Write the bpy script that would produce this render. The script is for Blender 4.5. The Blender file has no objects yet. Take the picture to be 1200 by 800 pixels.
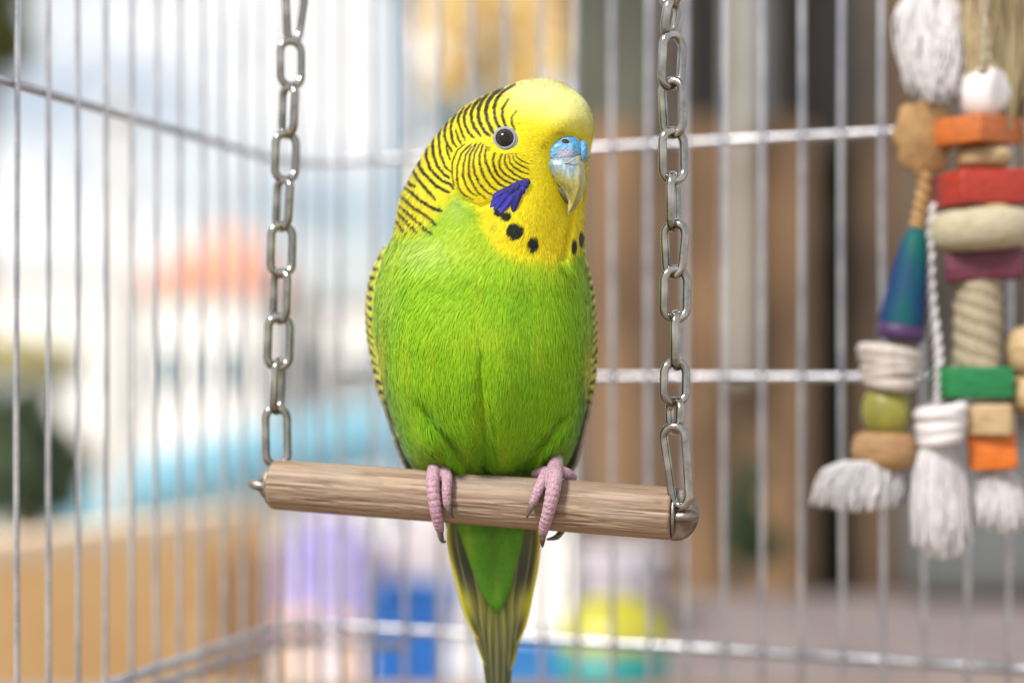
import bpy, bmesh, math, random
import numpy as np
from mathutils import Matrix, Vector, Euler
random.seed(7)
rng = np.random.default_rng(7)
PI = math.pi

# ------------------------------------------------------------------ camera, world, sun, exposure
SC = bpy.context.scene
COL = SC.collection
F = 1694.0            # focal length in photograph pixels (1200 wide)
CZ = 1.30             # height of the lens above the patio
HOR = 440.0
DB = 0.362            # distance of the bird
cd = bpy.data.cameras.new('camera'); cam = bpy.data.objects.new('camera', cd); COL.objects.link(cam)
cam.location = (0, 0, CZ); cam.rotation_euler = (PI/2, 0, 0)
cd.sensor_width = 36.0; cd.lens = F/1200*36.0; cd.shift_y = (HOR-400)/1200.0
cd.clip_start = 0.02; cd.clip_end = 3000
cd.dof.use_dof = True; cd.dof.focus_distance = 0.348; cd.dof.aperture_fstop = 4.1
SC.camera = cam
SC.view_settings.view_transform = 'Standard'; SC.view_settings.look = 'None'
SC.view_settings.exposure = 0.60; SC.view_settings.gamma = 1.0
SC.render.engine = 'CYCLES'
try:
    SC.cycles.use_denoising = True
    SC.cycles.max_bounces = 6; SC.cycles.diffuse_bounces = 3; SC.cycles.glossy_bounces = 3
    SC.cycles.transparent_max_bounces = 6
    SC.cycles.caustics_reflective = False; SC.cycles.caustics_refractive = False
except Exception: pass
SUN_EL, SUN_AZ = math.radians(47), math.radians(-137)   # azimuth from +Y clockwise: behind the lens, to the left
sd = bpy.data.lights.new('sun', 'SUN'); sun = bpy.data.objects.new('sun', sd); COL.objects.link(sun)
sd.energy = 3.5; sd.angle = math.radians(12); sd.color = (1.0, 0.955, 0.88)
sdir = Vector((math.sin(SUN_AZ)*math.cos(SUN_EL), math.cos(SUN_AZ)*math.cos(SUN_EL), math.sin(SUN_EL)))
sun.rotation_euler = (-sdir).to_track_quat('-Z', 'Y').to_euler(); sun.location = sdir*5+Vector((0,0,2))
W = bpy.data.worlds.new("World"); SC.world = W; W.use_nodes = True
nt = W.node_tree; nt.nodes.clear(); N = nt.nodes.new; L = nt.links.new
wo = N('ShaderNodeOutputWorld'); bg = N('ShaderNodeBackground'); L(bg.outputs[0], wo.inputs[0])
sky = N('ShaderNodeTexSky'); sky.sky_type = 'NISHITA'; sky.sun_disc = False
sky.sun_elevation = SUN_EL; sky.sun_rotation = SUN_AZ; sky.air_density = 1.0; sky.dust_density = 2.0
tc = N('ShaderNodeTexCoord'); mp = N('ShaderNodeMapping'); mp.inputs['Scale'].default_value = (1, 1, 2.4)
L(tc.outputs['Generated'], mp.inputs[0])
cn = N('ShaderNodeTexNoise'); cn.inputs['Scale'].default_value = 3.1; cn.inputs['Detail'].default_value = 6; cn.inputs['Roughness'].default_value = 0.55
L(mp.outputs[0], cn.inputs['Vector'])
cr = N('ShaderNodeValToRGB'); cr.color_ramp.elements[0].position = 0.32; cr.color_ramp.elements[1].position = 0.54
L(cn.outputs[0], cr.inputs[0])
mx = N('ShaderNodeMix'); mx.data_type = 'RGBA'; L(cr.outputs[0], mx.inputs[0])
L(sky.outputs[0], mx.inputs[6]); mx.inputs[7].default_value = (8.1, 7.95, 7.75, 1)     # bright thin cloud
L(mx.outputs[2], bg.inputs[0]); bg.inputs[1].default_value = 0.10

# ------------------------------------------------------------------ helpers
def P(px, py, d=DB):
    return Vector(((px-600)/F*d, d, CZ-(py-HOR)/F*d))
U = DB/F              # metres per photograph pixel at the bird
WM = {}
def put(o, parent=None, m=None):
    m = m or Matrix.Identity(4)
    if parent is not None:
        o.parent = parent; o.matrix_parent_inverse = WM[parent].inverted()
    o.matrix_basis = m; WM[o] = m.copy()
    COL.objects.link(o); return o
def thing(name, label, cat, loc, group=None):
    o = bpy.data.objects.new(name, None); o.empty_display_size = 0.02
    put(o, None, Matrix.Translation(loc)); o['label'] = label; o['category'] = cat
    if group: o['group'] = group
    return o
def tag(o, label, cat, group=None):
    o['label'] = label; o['category'] = cat
    if group: o['group'] = group
    return o
def mk(verts, faces, mat=None, smooth=True, col=None):
    me = bpy.data.meshes.new('m')
    V = np.asarray(verts, dtype=np.float32).reshape(-1, 3)
    if isinstance(faces, np.ndarray):
        k = faces.shape[1]; n = len(faces)
        me.vertices.add(len(V)); me.vertices.foreach_set('co', V.ravel())
        me.loops.add(n*k); me.loops.foreach_set('vertex_index', faces.astype(np.int32).ravel())
        me.polygons.add(n); me.polygons.foreach_set('loop_start', np.arange(0, n*k, k, dtype=np.int32))
        me.polygons.foreach_set('loop_total', np.full(n, k, dtype=np.int32))
    else:
        me.from_pydata(V.tolist(), [], faces)
    me.update(calc_edges=True)
    if smooth: me.polygons.foreach_set('use_smooth', np.ones(len(me.polygons), dtype=bool))
    if col is not None:
        a = me.color_attributes.new('Col', 'FLOAT_COLOR', 'POINT')
        c = np.ones((len(V), 4), dtype=np.float32); c[:, :3] = col
        a.data.foreach_set('color', c.ravel())
    if mat: me.materials.append(mat)
    return me
def soft_normals(me):
    me.polygons.foreach_set('use_smooth', np.ones(len(me.polygons), dtype=bool))
    me.normals_split_custom_set_from_vertices(LASTN.astype(np.float32)); return me
def ob(name, me, parent=None, m=None, kind=None):
    o = bpy.data.objects.new(name, me)
    me.name = name
    put(o, parent, m)
    if kind: o['kind'] = kind
    return o
class MB:                                    # collects shapes into one mesh
    def __init__(s): s.v = []; s.f = []
    def add(s, v, f):
        b = len(s.v); s.v += [tuple(p) for p in v]; s.f += [tuple(i+b for i in q) for q in f]; return s
    def build(s, name, mat, parent=None, m=None, smooth=True, kind=None, col=None, bevel=0):
        me = mk(s.v, s.f, mat, smooth, col)
        if bevel:
            bm = bmesh.new(); bm.from_mesh(me)
            bmesh.ops.bevel(bm, geom=list(bm.edges), offset=bevel, segments=2, affect='EDGES', profile=0.6)
            bm.to_mesh(me); bm.free()
            me.polygons.foreach_set('use_smooth', np.ones(len(me.polygons), dtype=bool))
        return ob(name, me, parent, m, kind)
def box(c, s, R=None):
    v = []
    for i in (-1, 1):
        for j in (-1, 1):
            for k in (-1, 1):
                p = Vector((i*s[0]/2, j*s[1]/2, k*s[2]/2))
                if R: p = R @ p
                v.append(Vector(c)+p)
    return v, [(0,1,3,2),(4,6,7,5),(0,4,5,1),(2,3,7,6),(0,2,6,4),(1,5,7,3)]
def tube(path, rad, n=10, caps=True, closed=False, squash=1.0):
    P_ = [Vector(p) for p in path]; m = len(P_)
    if not hasattr(rad, '__len__'): rad = [rad]*m
    v = []; f = []; up = None
    for i, p in enumerate(P_):
        a = P_[(i-1) % m] if (closed or i > 0) else p
        b = P_[(i+1) % m] if (closed or i < m-1) else p
        t = (b-a).normalized()
        if up is None:
            up = Vector((0, 0, 1)) if abs(t.z) < 0.9 else Vector((0, 1, 0))
        x = (up - t*up.dot(t)).normalized(); y = t.cross(x); up = x
        for k in range(n):
            a_ = 2*PI*k/n
            v.append(p + (x*math.cos(a_) + y*math.sin(a_)*squash)*rad[i])
    for i in range(m if closed else m-1):
        for k in range(n):
            i2 = (i+1) % m
            f.append((i*n+k, i*n+(k+1) % n, i2*n+(k+1) % n, i2*n+k))
    if caps and not closed:
        f.append(tuple(range(n-1, -1, -1))); f.append(tuple((m-1)*n+k for k in range(n)))
    return v, f
def lathe(prof, n=24, c=(0,0,0)):
    """prof: list of (r, z)"""
    v = []; f = []; c = Vector(c)
    for r, z in prof:
        for k in range(n):
            a = 2*PI*k/n; v.append(c+Vector((r*math.cos(a), r*math.sin(a), z)))
    for i in range(len(prof)-1):
        for k in range(n):
            f.append((i*n+k, i*n+(k+1) % n, (i+1)*n+(k+1) % n, (i+1)*n+k))
    f.append(tuple(range(n-1, -1, -1))); f.append(tuple((len(prof)-1)*n+k for k in range(n)))
    return v, f
def smooth_path(pts, n):
    p = np.array([list(q) for q in pts], float); m = len(p)
    s = np.linspace(0, m-1, n); out = []
    for t in s:
        i = min(int(t), m-2); u = t-i
        p0 = p[max(i-1, 0)]; p1 = p[i]; p2 = p[i+1]; p3 = p[min(i+2, m-1)]
        out.append(0.5*((2*p1)+(-p0+p2)*u+(2*p0-5*p1+4*p2-p3)*u*u+(-p0+3*p1-3*p2+p3)*u**3))
    return np.array(out)
_T = rng.random((32, 32, 32))
def vn(p):
    """value noise in 0..1, p (n,3)"""
    p = np.asarray(p, float); i = np.floor(p).astype(int); u = p-i; u = u*u*(3-2*u); r = 0
    for a in (0, 1):
        for b in (0, 1):
            for c in (0, 1):
                w = (u[:, 0] if a else 1-u[:, 0])*(u[:, 1] if b else 1-u[:, 1])*(u[:, 2] if c else 1-u[:, 2])
                r = r + w*_T[(i[:, 0]+a) % 32, (i[:, 1]+b) % 32, (i[:, 2]+c) % 32]
    return r
def sst(a, b, x):
    t = np.clip((x-a)/(b-a), 0, 1); return t*t*(3-2*t)

# ------------------------------------------------------------------ materials
def mat(name, col, rough=0.6, metal=0.0, noise=None, bump=None, attr=False, coat=0, sheen=0, sss=0, spec=None, alpha=None):
    """noise=(scale, col2, detail, (sx,sy,sz)); bump=(scale, strength, (sx,sy,sz))"""
    m = bpy.data.materials.new(name); m.use_nodes = True; t = m.node_tree; p = t.nodes['Principled BSDF']
    p.inputs['Roughness'].default_value = rough; p.inputs['Metallic'].default_value = metal
    if spec is not None: p.inputs['Specular IOR Level'].default_value = spec
    if coat: p.inputs['Coat Weight'].default_value = coat; p.inputs['Coat Roughness'].default_value = 0.05
    if sheen: p.inputs['Sheen Weight'].default_value = sheen; p.inputs['Sheen Roughness'].default_value = 0.4
    if sss: p.inputs['Subsurface Weight'].default_value = sss; p.inputs['Subsurface Radius'].default_value = (0.002, 0.0009, 0.0006); p.inputs['Subsurface Scale'].default_value = 1.0
    tcn = t.nodes.new('ShaderNodeTexCoord')
    src = None
    if attr:
        a = t.nodes.new('ShaderNodeAttribute'); a.attribute_name = 'Col'; src = a.outputs['Color']
    if noise:
        mp_ = t.nodes.new('ShaderNodeMapping'); mp_.inputs['Scale'].default_value = noise[3] if len(noise) > 3 else (1, 1, 1)
        t.links.new(tcn.outputs['Object'], mp_.inputs[0])
        n = t.nodes.new('ShaderNodeTexNoise'); n.inputs['Scale'].default_value = noise[0]; n.inputs['Detail'].default_value = noise[2]
        t.links.new(mp_.outputs[0], n.inputs['Vector'])
        r = t.nodes.new('ShaderNodeValToRGB'); r.color_ramp.elements[0].position = 0.35; r.color_ramp.elements[1].position = 0.65
        t.links.new(n.outputs[0], r.inputs[0])
        mx_ = t.nodes.new('ShaderNodeMix'); mx_.data_type = 'RGBA'; t.links.new(r.outputs[0], mx_.inputs[0])
        if src: t.links.new(src, mx_.inputs[6])
        else: mx_.inputs[6].default_value = (*col, 1)
        mx_.inputs[7].default_value = (*noise[1], 1)
        t.links.new(mx_.outputs[2], p.inputs['Base Color'])
    elif src: t.links.new(src, p.inputs['Base Color'])
    else: p.inputs['Base Color'].default_value = (*col, 1)
    if bump:
        mp2 = t.nodes.new('ShaderNodeMapping'); mp2.inputs['Scale'].default_value = bump[2] if len(bump) > 2 else (1, 1, 1)
        t.links.new(tcn.outputs['Object'], mp2.inputs[0])
        n2 = t.nodes.new('ShaderNodeTexNoise'); n2.inputs['Scale'].default_value = bump[0]; n2.inputs['Detail'].default_value = 5
        t.links.new(mp2.outputs[0], n2.inputs['Vector'])
        b = t.nodes.new('ShaderNodeBump'); b.inputs['Strength'].default_value = bump[1]; b.inputs['Distance'].default_value = 0.001
        t.links.new(n2.outputs[0], b.inputs['Height']); t.links.new(b.outputs[0], p.inputs['Normal'])
    return m
M_plume = mat('plumage', (1,1,1), 0.62, attr=True, sheen=0.12, spec=0.25)
M_vane = mat('feather_vane', (1,1,1), 0.5, attr=True, spec=0.3)
M_cage = mat('galvanised_wire', (0.52,0.52,0.55), 0.30, 0.8, noise=(90, (0.34,0.35,0.40), 4), bump=(900, 0.3))
M_steel = mat('chain_steel', (0.40,0.39,0.37), 0.14, 1.0, noise=(200, (0.17,0.16,0.145), 3), bump=(500, 0.06))
M_cap = mat('dull_zinc', (0.30,0.27,0.25), 0.42, 0.85, noise=(300, (0.15,0.12,0.10), 4), bump=(500, 0.3))

# ------------------------------------------------------------------ the budgie
# outline of the body without its wings: py, left, right, front depth, back depth, offset of the centre (photograph pixels at the bird)
BT = np.array([
 (93.2, 629, 637, 3, 3, 2), (94.4, 618, 647, 20, 20, 2), (97, 607, 655, 33, 32, 2), (101, 596, 664, 45, 43, 2), (107, 582, 672.5, 56, 52, 2),
 (114.5, 564, 681, 65, 60, 2), (125, 546, 689, 73, 66, 2), (137, 531.5, 693.5, 78, 70, 2), (152, 518, 696.5, 81, 73, 2), (168, 505, 693, 83, 75, 2),
 (182, 496, 690, 84, 77, 2), (197, 488, 688, 84, 79, 2), (212, 481, 687.5, 84, 80, 3), (226, 473.5, 687, 84, 82, 4), (242, 469, 686, 85, 84, 6),
 (260, 466, 685, 88, 87, 8), (275, 463, 684.5, 92, 91, 10), (290, 456, 684.5, 97, 96, 13), (305, 450, 685.5, 102, 100, 15), (324, 445, 688, 108, 103, 17),
 (345, 441, 690.5, 112, 105, 19), (370, 439.5, 692.5, 115, 106, 20), (395, 441, 693, 115, 106, 20), (420, 445, 691.5, 113, 104, 21), (445, 449, 689, 109, 101, 22),
 (470, 455, 686, 103, 96, 24), (495, 462, 681, 94, 90, 27), (515, 468.5, 675.5, 84, 82, 30), (532, 476, 668, 71, 72, 33), (545, 485, 658, 57, 62, 36),
 (553, 496, 648, 46, 52, 39), (560, 510, 635, 34, 42, 42), (565, 530, 615, 20, 26, 44), (567, 560, 590, 6, 8, 45)], float)
def gau(px, py, cx, cy, sx, sy=None, ang=0):
    sy = sy or sx; dx = px-cx; dy = py-cy; c, s = math.cos(ang), math.sin(ang)
    a = dx*c+dy*s; b = -dx*s+dy*c
    return np.exp(-(a/sx)**2-(b/sy)**2)
def seg_dist(px, py, pl):
    """distance to a polyline and position 0..1 along it"""
    best = np.full(px.shape, 1e9); tt = np.zeros(px.shape); n = len(pl)-1
    for i in range(n):
        a = np.array(pl[i], float); b = np.array(pl[i+1], float); e = b-a; l2 = e @ e
        t = np.clip(((px-a[0])*e[0]+(py-a[1])*e[1])/l2, 0, 1)
        d = np.hypot(px-a[0]-e[0]*t, py-a[1]-e[1]*t); k = d < best
        best = np.where(k, d, best); tt = np.where(k, (i+t)/n, tt)
    return best, tt
def body_relief(px, py):
    """how far the front of the body stands out, in photograph pixels"""
    h = 7*gau(px, py, 625, 246, 30, 34) + 3*gau(px, py, 680, 262, 16, 36)
    d, t = seg_dist(px, py, [(669, 238), (667, 262), (660, 300)]); h = h-6*np.exp(-(d/4.5)**2)
    h = h-5*gau(px, py, 660, 196, 15, 20)
    d, t = seg_dist(px, py, [(563, 392), (564, 440), (566, 500), (569, 562)]); h = h-(1.5+5.5*t)*np.exp(-(d/(2.4+4*t))**2)*sst(0.0, 0.15, t)
    h = h+5*t*np.exp(-((d-22)/16)**2)
    d, t = seg_dist(px, py, [(486, 455), (505, 492), (530, 522), (550, 548)]); h = h-9*np.exp(-(d/5.5)**2)*sst(0, .3, t)
    h = h+9*gau(px, py, 500, 520, 22, 34, -0.5)
    d, t = seg_dist(px, py, [(668, 470), (652, 500), (632, 525), (615, 552)]); h = h-9*np.exp(-(d/5.5)**2)*sst(0, .3, t)
    h = h+9*gau(px, py, 660, 515, 20, 34, 0.5)
    h = h-2.5*gau(px, py, 592, 164, 15) + 3*gau(px, py, 560, 195, 28, 34)
    d, t = seg_dist(px, py, [(528, 175), (527, 205), (540, 232), (565, 242), (590, 232)]); h = h-1.6*np.exp(-(d/4)**2)
    h = h+6*gau(px, py, 668, 143, 24, 17)-4*gau(px, py, 663, 178, 20, 16)
    return h
NT = 420; NR = 560
tt = np.linspace(0, 1, NR)
def resample(tab, n, smooth=3):
    tab = smooth_path(tab, 1500)
    s = np.concatenate([[0], np.cumsum(np.hypot(np.diff(tab[:, 0]), np.maximum(abs(np.diff(tab[:, 1])), abs(np.diff(tab[:, 2])))))]); s /= s[-1]
    t = np.linspace(0, 1, n); out = np.stack([np.interp(t, s, tab[:, k]) for k in range(tab.shape[1])], 1)
    k = max(3, n//40) | 1; w = np.hanning(k+2)[1:-1]; w /= w.sum()
    for c in range(out.shape[1]):
        e = np.pad(out[:, c], k//2, mode='reflect', reflect_type='odd'); out[:, c] = np.convolve(e, w, 'valid')
    return out
def loft(tab, nr, nt, ex=2.25, relief=None, dbase=DB):
    R = resample(tab, nr); th = np.linspace(0, 2*PI, nt, endpoint=False)
    c, s = np.cos(th), np.sin(th); cc = np.sign(c)*abs(c)**(2/ex); ss = np.sign(s)*abs(s)**(2/ex)
    py = np.repeat(R[:, 0], nt); cx = (R[:, 1]+R[:, 2])/2; hw = (R[:, 2]-R[:, 1])/2
    px = (cx[:, None]+hw[:, None]*cc[None]).ravel()
    off = R[:, 5][:, None]+np.where(ss[None] > 0, -R[:, 3][:, None]*ss[None], -R[:, 4][:, None]*ss[None]); off = off.ravel()
    fw = np.clip(np.tile(ss, nr), 0, 1)
    if relief is not None: off = off-relief(px, py)*sst(0.05, 0.45, fw)
    # true place of each vertex: x and z at the reference distance, y by the offset
    dd = dbase+off*U
    V = np.stack([(px-600)/F*dd, dd, CZ-(py-HOR)/F*dd], 1)
    idx = np.arange(nr*nt).reshape(nr, nt)
    f = np.stack([idx[:-1, :], np.roll(idx, -1, 1)[:-1, :], np.roll(idx, -1, 1)[1:, :], idx[1:, :]], -1).reshape(-1, 4)
    a, b, c_ = V[f[:, 0]], V[f[:, 1]], V[f[:, 2]]; nn = np.cross(b-a, c_-a)
    if np.sum(nn*(a-V.mean(0))) < 0: f = f[:, ::-1]
    return V, f.copy()
def proj(V):
    """pattern coordinates of a point of the bird, in photograph pixels"""
    return 600+V[:, 0]/V[:, 1]*F, HOR-(V[:, 2]-CZ)/V[:, 1]*F
BARS = [
 ([(606,129),(600,137),(599.5,144),(603,152)],2.0,.5),([(596,116),(589,127),(588.5,135),(590,142),(594.5,150.5)],3.0,.35),
 ([(603,99),(590,107),(582,116),(579,127),(580,138),(583,146),(587,151)],3.5,.3),([(589,103),(579,110),(572,119),(569,130),(571,142),(575,150),(577.5,155.5)],4.0,.1),
 ([(572,110),(565,118),(561,127),(560.5,137),(563.5,147),(568,154),(573.5,159)],3.7,.1),([(563,115),(556,123),(552,132),(552.5,141),(556,150),(563,159.5)],3.4,.1),
 ([(552,122),(546,130),(543.5,138),(545,147),(549,155),(555,161.5)],3.0,.1),([(544,126),(538,135),(536.5,142),(540,152),(545,164)],2.5,.1),
 ([(535,133),(530,141),(528,150),(530,165),(535,172.5)],2.6,.1),([(534,152),(537,163),(541,169)],2.3,.2),([(525,141),(521.5,150),(521,160),(524,169),(530,178)],2.4,.1),
 ([(517,150),(514,160),(514.5,169),(516,181),(521,194),(527,201)],2.6,.1),([(522.5,171),(525,181),(528,187.5)],1.8,.2),([(508,160),(507,171),(508,182.5),(512.5,195),(520,204),(526,209)],2.8,.1),
 ([(500,172),(499,184),(504,197.5),(511,206),(519,212.5),(527.5,216),(531,221)],3.0,.1),([(490,186),(491,194),(496,202.5),(504,211),(512.5,219),(526,225.5)],3.2,.1),
 ([(483,197),(485,202.5),(490,211),(497.5,220),(504,227.5),(510,234)],3.0,.1),([(476,209),(480,216),(486,219)],3.0,.1),([(474,220),(482.5,226),(491,234),(500,240),(509,245),(517.5,247.5)],3.3,.1),
 ([(468,229),(474,234),(482.5,242.5),(492.5,249),(500,254),(506,259),(511,265)],3.1,.2),([(468,242),(476,249),(484,256),(491,262.5),(496,267.5),(505,274)],2.9,.2),
 ([(465,249),(470,254),(476,261),(482.5,267.5),(487.5,272.5)],2.6,.2),([(463,258),(467.5,264),(471,270),(475,275)],2.2,.2)]
ARCS = [
 ([(545,169),(536,176),(530,190),(529.5,204),(532,218)],1.4),([(549,171),(540.5,180),(536,194),(535.5,209),(537.5,220),(544,229),(554,234)],1.9),
 ([(552.5,172),(546,181),(543,194),(542.5,206),(546,217.5),(551,225),(559,230)],2.0),([(557.5,170),(551,181),(549,194),(549.5,206),(554,216),(560,226),(570,233)],2.2),
 ([(561,170),(556,181),(554.5,192.5),(556,202.5),(561,214),(569,224),(579,230)],2.2),([(566,170),(562,181),(562,192),(565,202.5),(570,212.5),(576,219),(585,225)],2.3),
 ([(570,172),(568,183),(569.5,190),(573,199),(577.5,207.5),(585,216),(594,220)],2.4),([(580,180),(577.5,187),(578.5,194),(582.5,204),(590,211),(600,215.5)],2.6),
 ([(588,181),(585,189),(586,197.5),(592.5,205),(601,210),(609,212.5)],2.4),([(592.5,181),(591,190),(595,197.5),(602.5,204),(611,209),(619,210.5)],2.1),
 ([(596,181),(597.5,190),(602.5,196),(610,201),(619,204)],1.7),([(600,180),(602.5,187.5),(607.5,192.5),(614,196),(620,199)],1.3),([(604,179),(606,185),(612.5,189),(620,192.5)],1.0),
 ([(553.5,168),(550,171),(546,176)],1.0),([(559,167),(554.5,172)],1.0),([(564,167),(560,172)],1.0),([(574,172),(572,178)],1.1)]
SPOTS = [(584,250,5.5,4.5),(593,254,6.5,5.5),(603,272,10.8,10),(624.5,287.5,7,9),(673,290,3.6,9),(681.5,281,3,9.5)]
YEL = np.array((0.70, 0.585, 0.006)); PALE = np.array((0.68, 0.67, 0.25)); GRN = np.array((0.20, 0.415, 0.003)); GDK = np.array((0.095, 0.275, 0.004))
GYL = np.array((0.36, 0.48, 0.015)); BLK = np.array((0.006, 0.010, 0.007)); SAGE = np.array((0.34, 0.48, 0.09))
def lerp(a, b, t): return a*(1-t[:, None])+b*t[:, None]
EDGE = np.array([(440,268),(463,276),(478,273),(498,268),(508,258),(516,246),(524,236),(534,222),(545,236),(556,243),(562,256),(566,270),(574,284),(588,297),(606,304),(630,310),(650,312),(664,304),(672,303),(684,298),(700,292)], float)
def edge_y(px): return np.interp(px, EDGE[:, 0], EDGE[:, 1])
def plume_colour(V, back, jit=None):
    px, py = proj(V); n = len(px)
    nz = vn(np.stack([px/9, py/9, V[:, 1]*300], 1)); nz2 = vn(np.stack([px/38+5, py/38, V[:, 1]*90], 1)); nz3 = vn(np.stack([px/3.1, py/3.1, V[:, 1]*900], 1))
    ypx, ypy = px+(nz-.5)*7, py+(nz3-.5)*9
    c = np.tile(YEL, (n, 1))
    # forehead paler towards the crown
    pale = sst(158, 108, ypy-0.30*(ypx-640))*sst(572, 606, ypx); c = lerp(c, PALE, pale*0.95)
    nape = sst(545, 480, px)*sst(160, 215, py); c = lerp(c, np.array((0.62, 0.58, 0.035)), nape*0.8)
    # green body
    g = sst(-15, 13, ypy+(nz2-.5)*10-edge_y(ypx))
    gr = lerp(np.tile(GRN, (n, 1)), GDK, sst(0.45, 0.8, nz2)*0.45)
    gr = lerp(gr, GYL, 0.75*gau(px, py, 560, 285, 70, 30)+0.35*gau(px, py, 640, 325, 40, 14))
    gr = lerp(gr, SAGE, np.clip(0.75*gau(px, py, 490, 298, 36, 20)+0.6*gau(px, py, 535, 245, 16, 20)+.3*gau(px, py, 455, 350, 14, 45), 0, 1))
    gr = lerp(gr, GYL, 0.35*gau(px, py, 560, 395, 40, 22)+0.08*sst(.55, .75, nz))  # soft highlight on the breast put into the green, plus random flecks
    gr = lerp(gr, np.array((0.105, 0.31, 0.004)), sst(400, 540, py)*0.6)  # shadow on the lower body painted in as darker green
    gr = lerp(gr, np.array((0.30, 0.44, 0.01)), sst(.5, .8, vn(np.stack([px/14, py/60, V[:, 1]*60], 1)))*.35)
    gr = lerp(gr, np.array((0.055, 0.19, 0.01)), np.clip(.8*gau(px, py, 450, 470, 5, 60)+.7*gau(px, py, 684, 480, 5, 50)+.4*gau(px, py, 567, 545, 6, 22), 0, 1))  # darker flank edges; crease shade tinted into the belly groove
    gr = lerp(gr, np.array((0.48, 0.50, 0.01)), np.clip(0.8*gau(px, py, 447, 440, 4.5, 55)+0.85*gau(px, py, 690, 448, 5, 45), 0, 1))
    c = lerp(c, gr, g)
    # bars on crown and nape, fine arcs on the cheek
    jx = (vn(np.stack([px/2.2, py/2.2, V[:, 1]*700], 1))-.5)*1.1
    ink = np.zeros(n)
    for pl, w, fade in BARS:
        d, t = seg_dist(px+jx, py-jx*.6, pl)
        k = sst(w*.5+.85, w*.5-.05, d+0.5*np.clip((fade+.1-t)/(fade+.1), 0, 1)+.5*np.clip((t-.88)/.12, 0, 1))*(1-.3*np.clip((fade-t)/max(fade, .01), 0, 1))
        ink = np.maximum(ink, k)
    for pl, w in ARCS:
        d, t = seg_dist(px+jx*.7, py-jx*.4, pl)
        k = sst(w*.5+.85, w*.5-.05, d+.4*abs(t-.5)*2)
        ink = np.maximum(ink, k*(1-.5*sst(224, 238, py)))
    # black dashes between eye and beak
    dash = sst(.80, .90, vn(np.stack([px/2.0+9, py/1.7, 0*px+3], 1)))*gau(px, py, 616, 184, 12, 10); ink = np.maximum(ink, dash*1.2)
    bk = back & (py < 300)
    per = np.sin((py+.55*abs(px-580))/11*2*PI)
    ink = np.where(bk & (py > 110), sst(.2, .6, per), ink)
    ink = ink*(1-.15*sst(.6, .85, nz3))
    c = lerp(c, BLK, np.clip(ink*1.15, 0, 1)*.985)
    for x, y, a, b in SPOTS:
        r = np.hypot((px-x)/a, (py-y)/b)+(nz3-.5)*.22; c = np.where(back[:, None], c, lerp(c, BLK*1.3, sst(1.06, .92, r)))
    c = np.where(back[:, None], c, lerp(c, np.array((0.20, 0.26, 0.03)), .5*gau(px, py, 579, 268, 5, 5)))
    # dark line round the upper edge of the cere
    c = lerp(c, np.array((.10, .075, .005)), .75*np.clip(sst(6, 0, abs(np.hypot((px-660)/24, (py-179)/21)*22-23)), 0, 1)*sst(190, 165, py)*sst(690, 676, px)*nz)
    if jit is not None: c = c*jit[:, None]
    return np.clip(c, 0, 1)
FLOW = np.array([(664,148,-.1,-1),(640,150,-.7,-.8),(690,150,.6,-.8),(650,110,-.5,-.6),(685,120,.5,-.6),(630,100,-1,-.2),(600,120,-1,.2),(630,135,-.9,-.4),(560,130,-.9,.45),(530,160,-.85,.5),(500,200,-.7,.7),
 (475,250,-.55,.85),(570,200,-1,.25),(545,200,-1,.3),(600,205,-.8,.7),(622,192,-.9,.35),(625,170,-1,.05),(610,150,-1,0),(620,230,-.25,1),(650,230,.3,1),(650,262,.35,1),(600,260,-.45,1),(560,250,-.65,.75),(680,260,.1,1),(682,230,.2,1),(520,250,-.75,.7),
 (500,280,-.8,.8),(470,320,-.7,.8),(530,330,-.55,.85),(600,330,-.15,1),(670,330,.2,1),(450,390,-.25,1),(500,400,-.35,1),(560,400,0,1),(620,400,.12,1),(690,400,.05,1),(520,440,-.05,1),(620,460,-.05,1),(470,470,.15,1),
 (480,520,.45,1),(540,505,.3,1),(562,520,.1,1),(600,520,-.12,1),(665,480,-.2,1),(655,525,-.55,1),(560,555,.1,1)], float)
def flow_at(px, py):
    a = np.zeros(len(px)); b = np.zeros(len(px))
    for x, y, dx, dy in FLOW:
        w = 1/((px-x)**2+(py-y)**2+60)**1.6; l = math.hypot(dx, dy); a += w*dx/l; b += w*dy/l
    l = np.hypot(a, b)+1e-12; return a/l, b/l
def tri_sample(V, f4, n, weight):
    tri = np.concatenate([f4[:, [0, 1, 2]], f4[:, [0, 2, 3]]]); a, b, c = V[tri[:, 0]], V[tri[:, 1]], V[tri[:, 2]]
    cr = np.cross(b-a, c-a); ar = np.linalg.norm(cr, axis=1)+1e-18; nrm = cr/ar[:, None]
    w = ar*weight((a+b+c)/3, nrm); k = rng.choice(len(tri), n, p=w/w.sum())
    u = rng.random(n); v = rng.random(n); s = u+v > 1; u[s] = 1-u[s]; v[s] = 1-v[s]
    return a[k]+(b[k]-a[k])*u[:, None]+(c[k]-a[k])*v[:, None], nrm[k]
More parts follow.
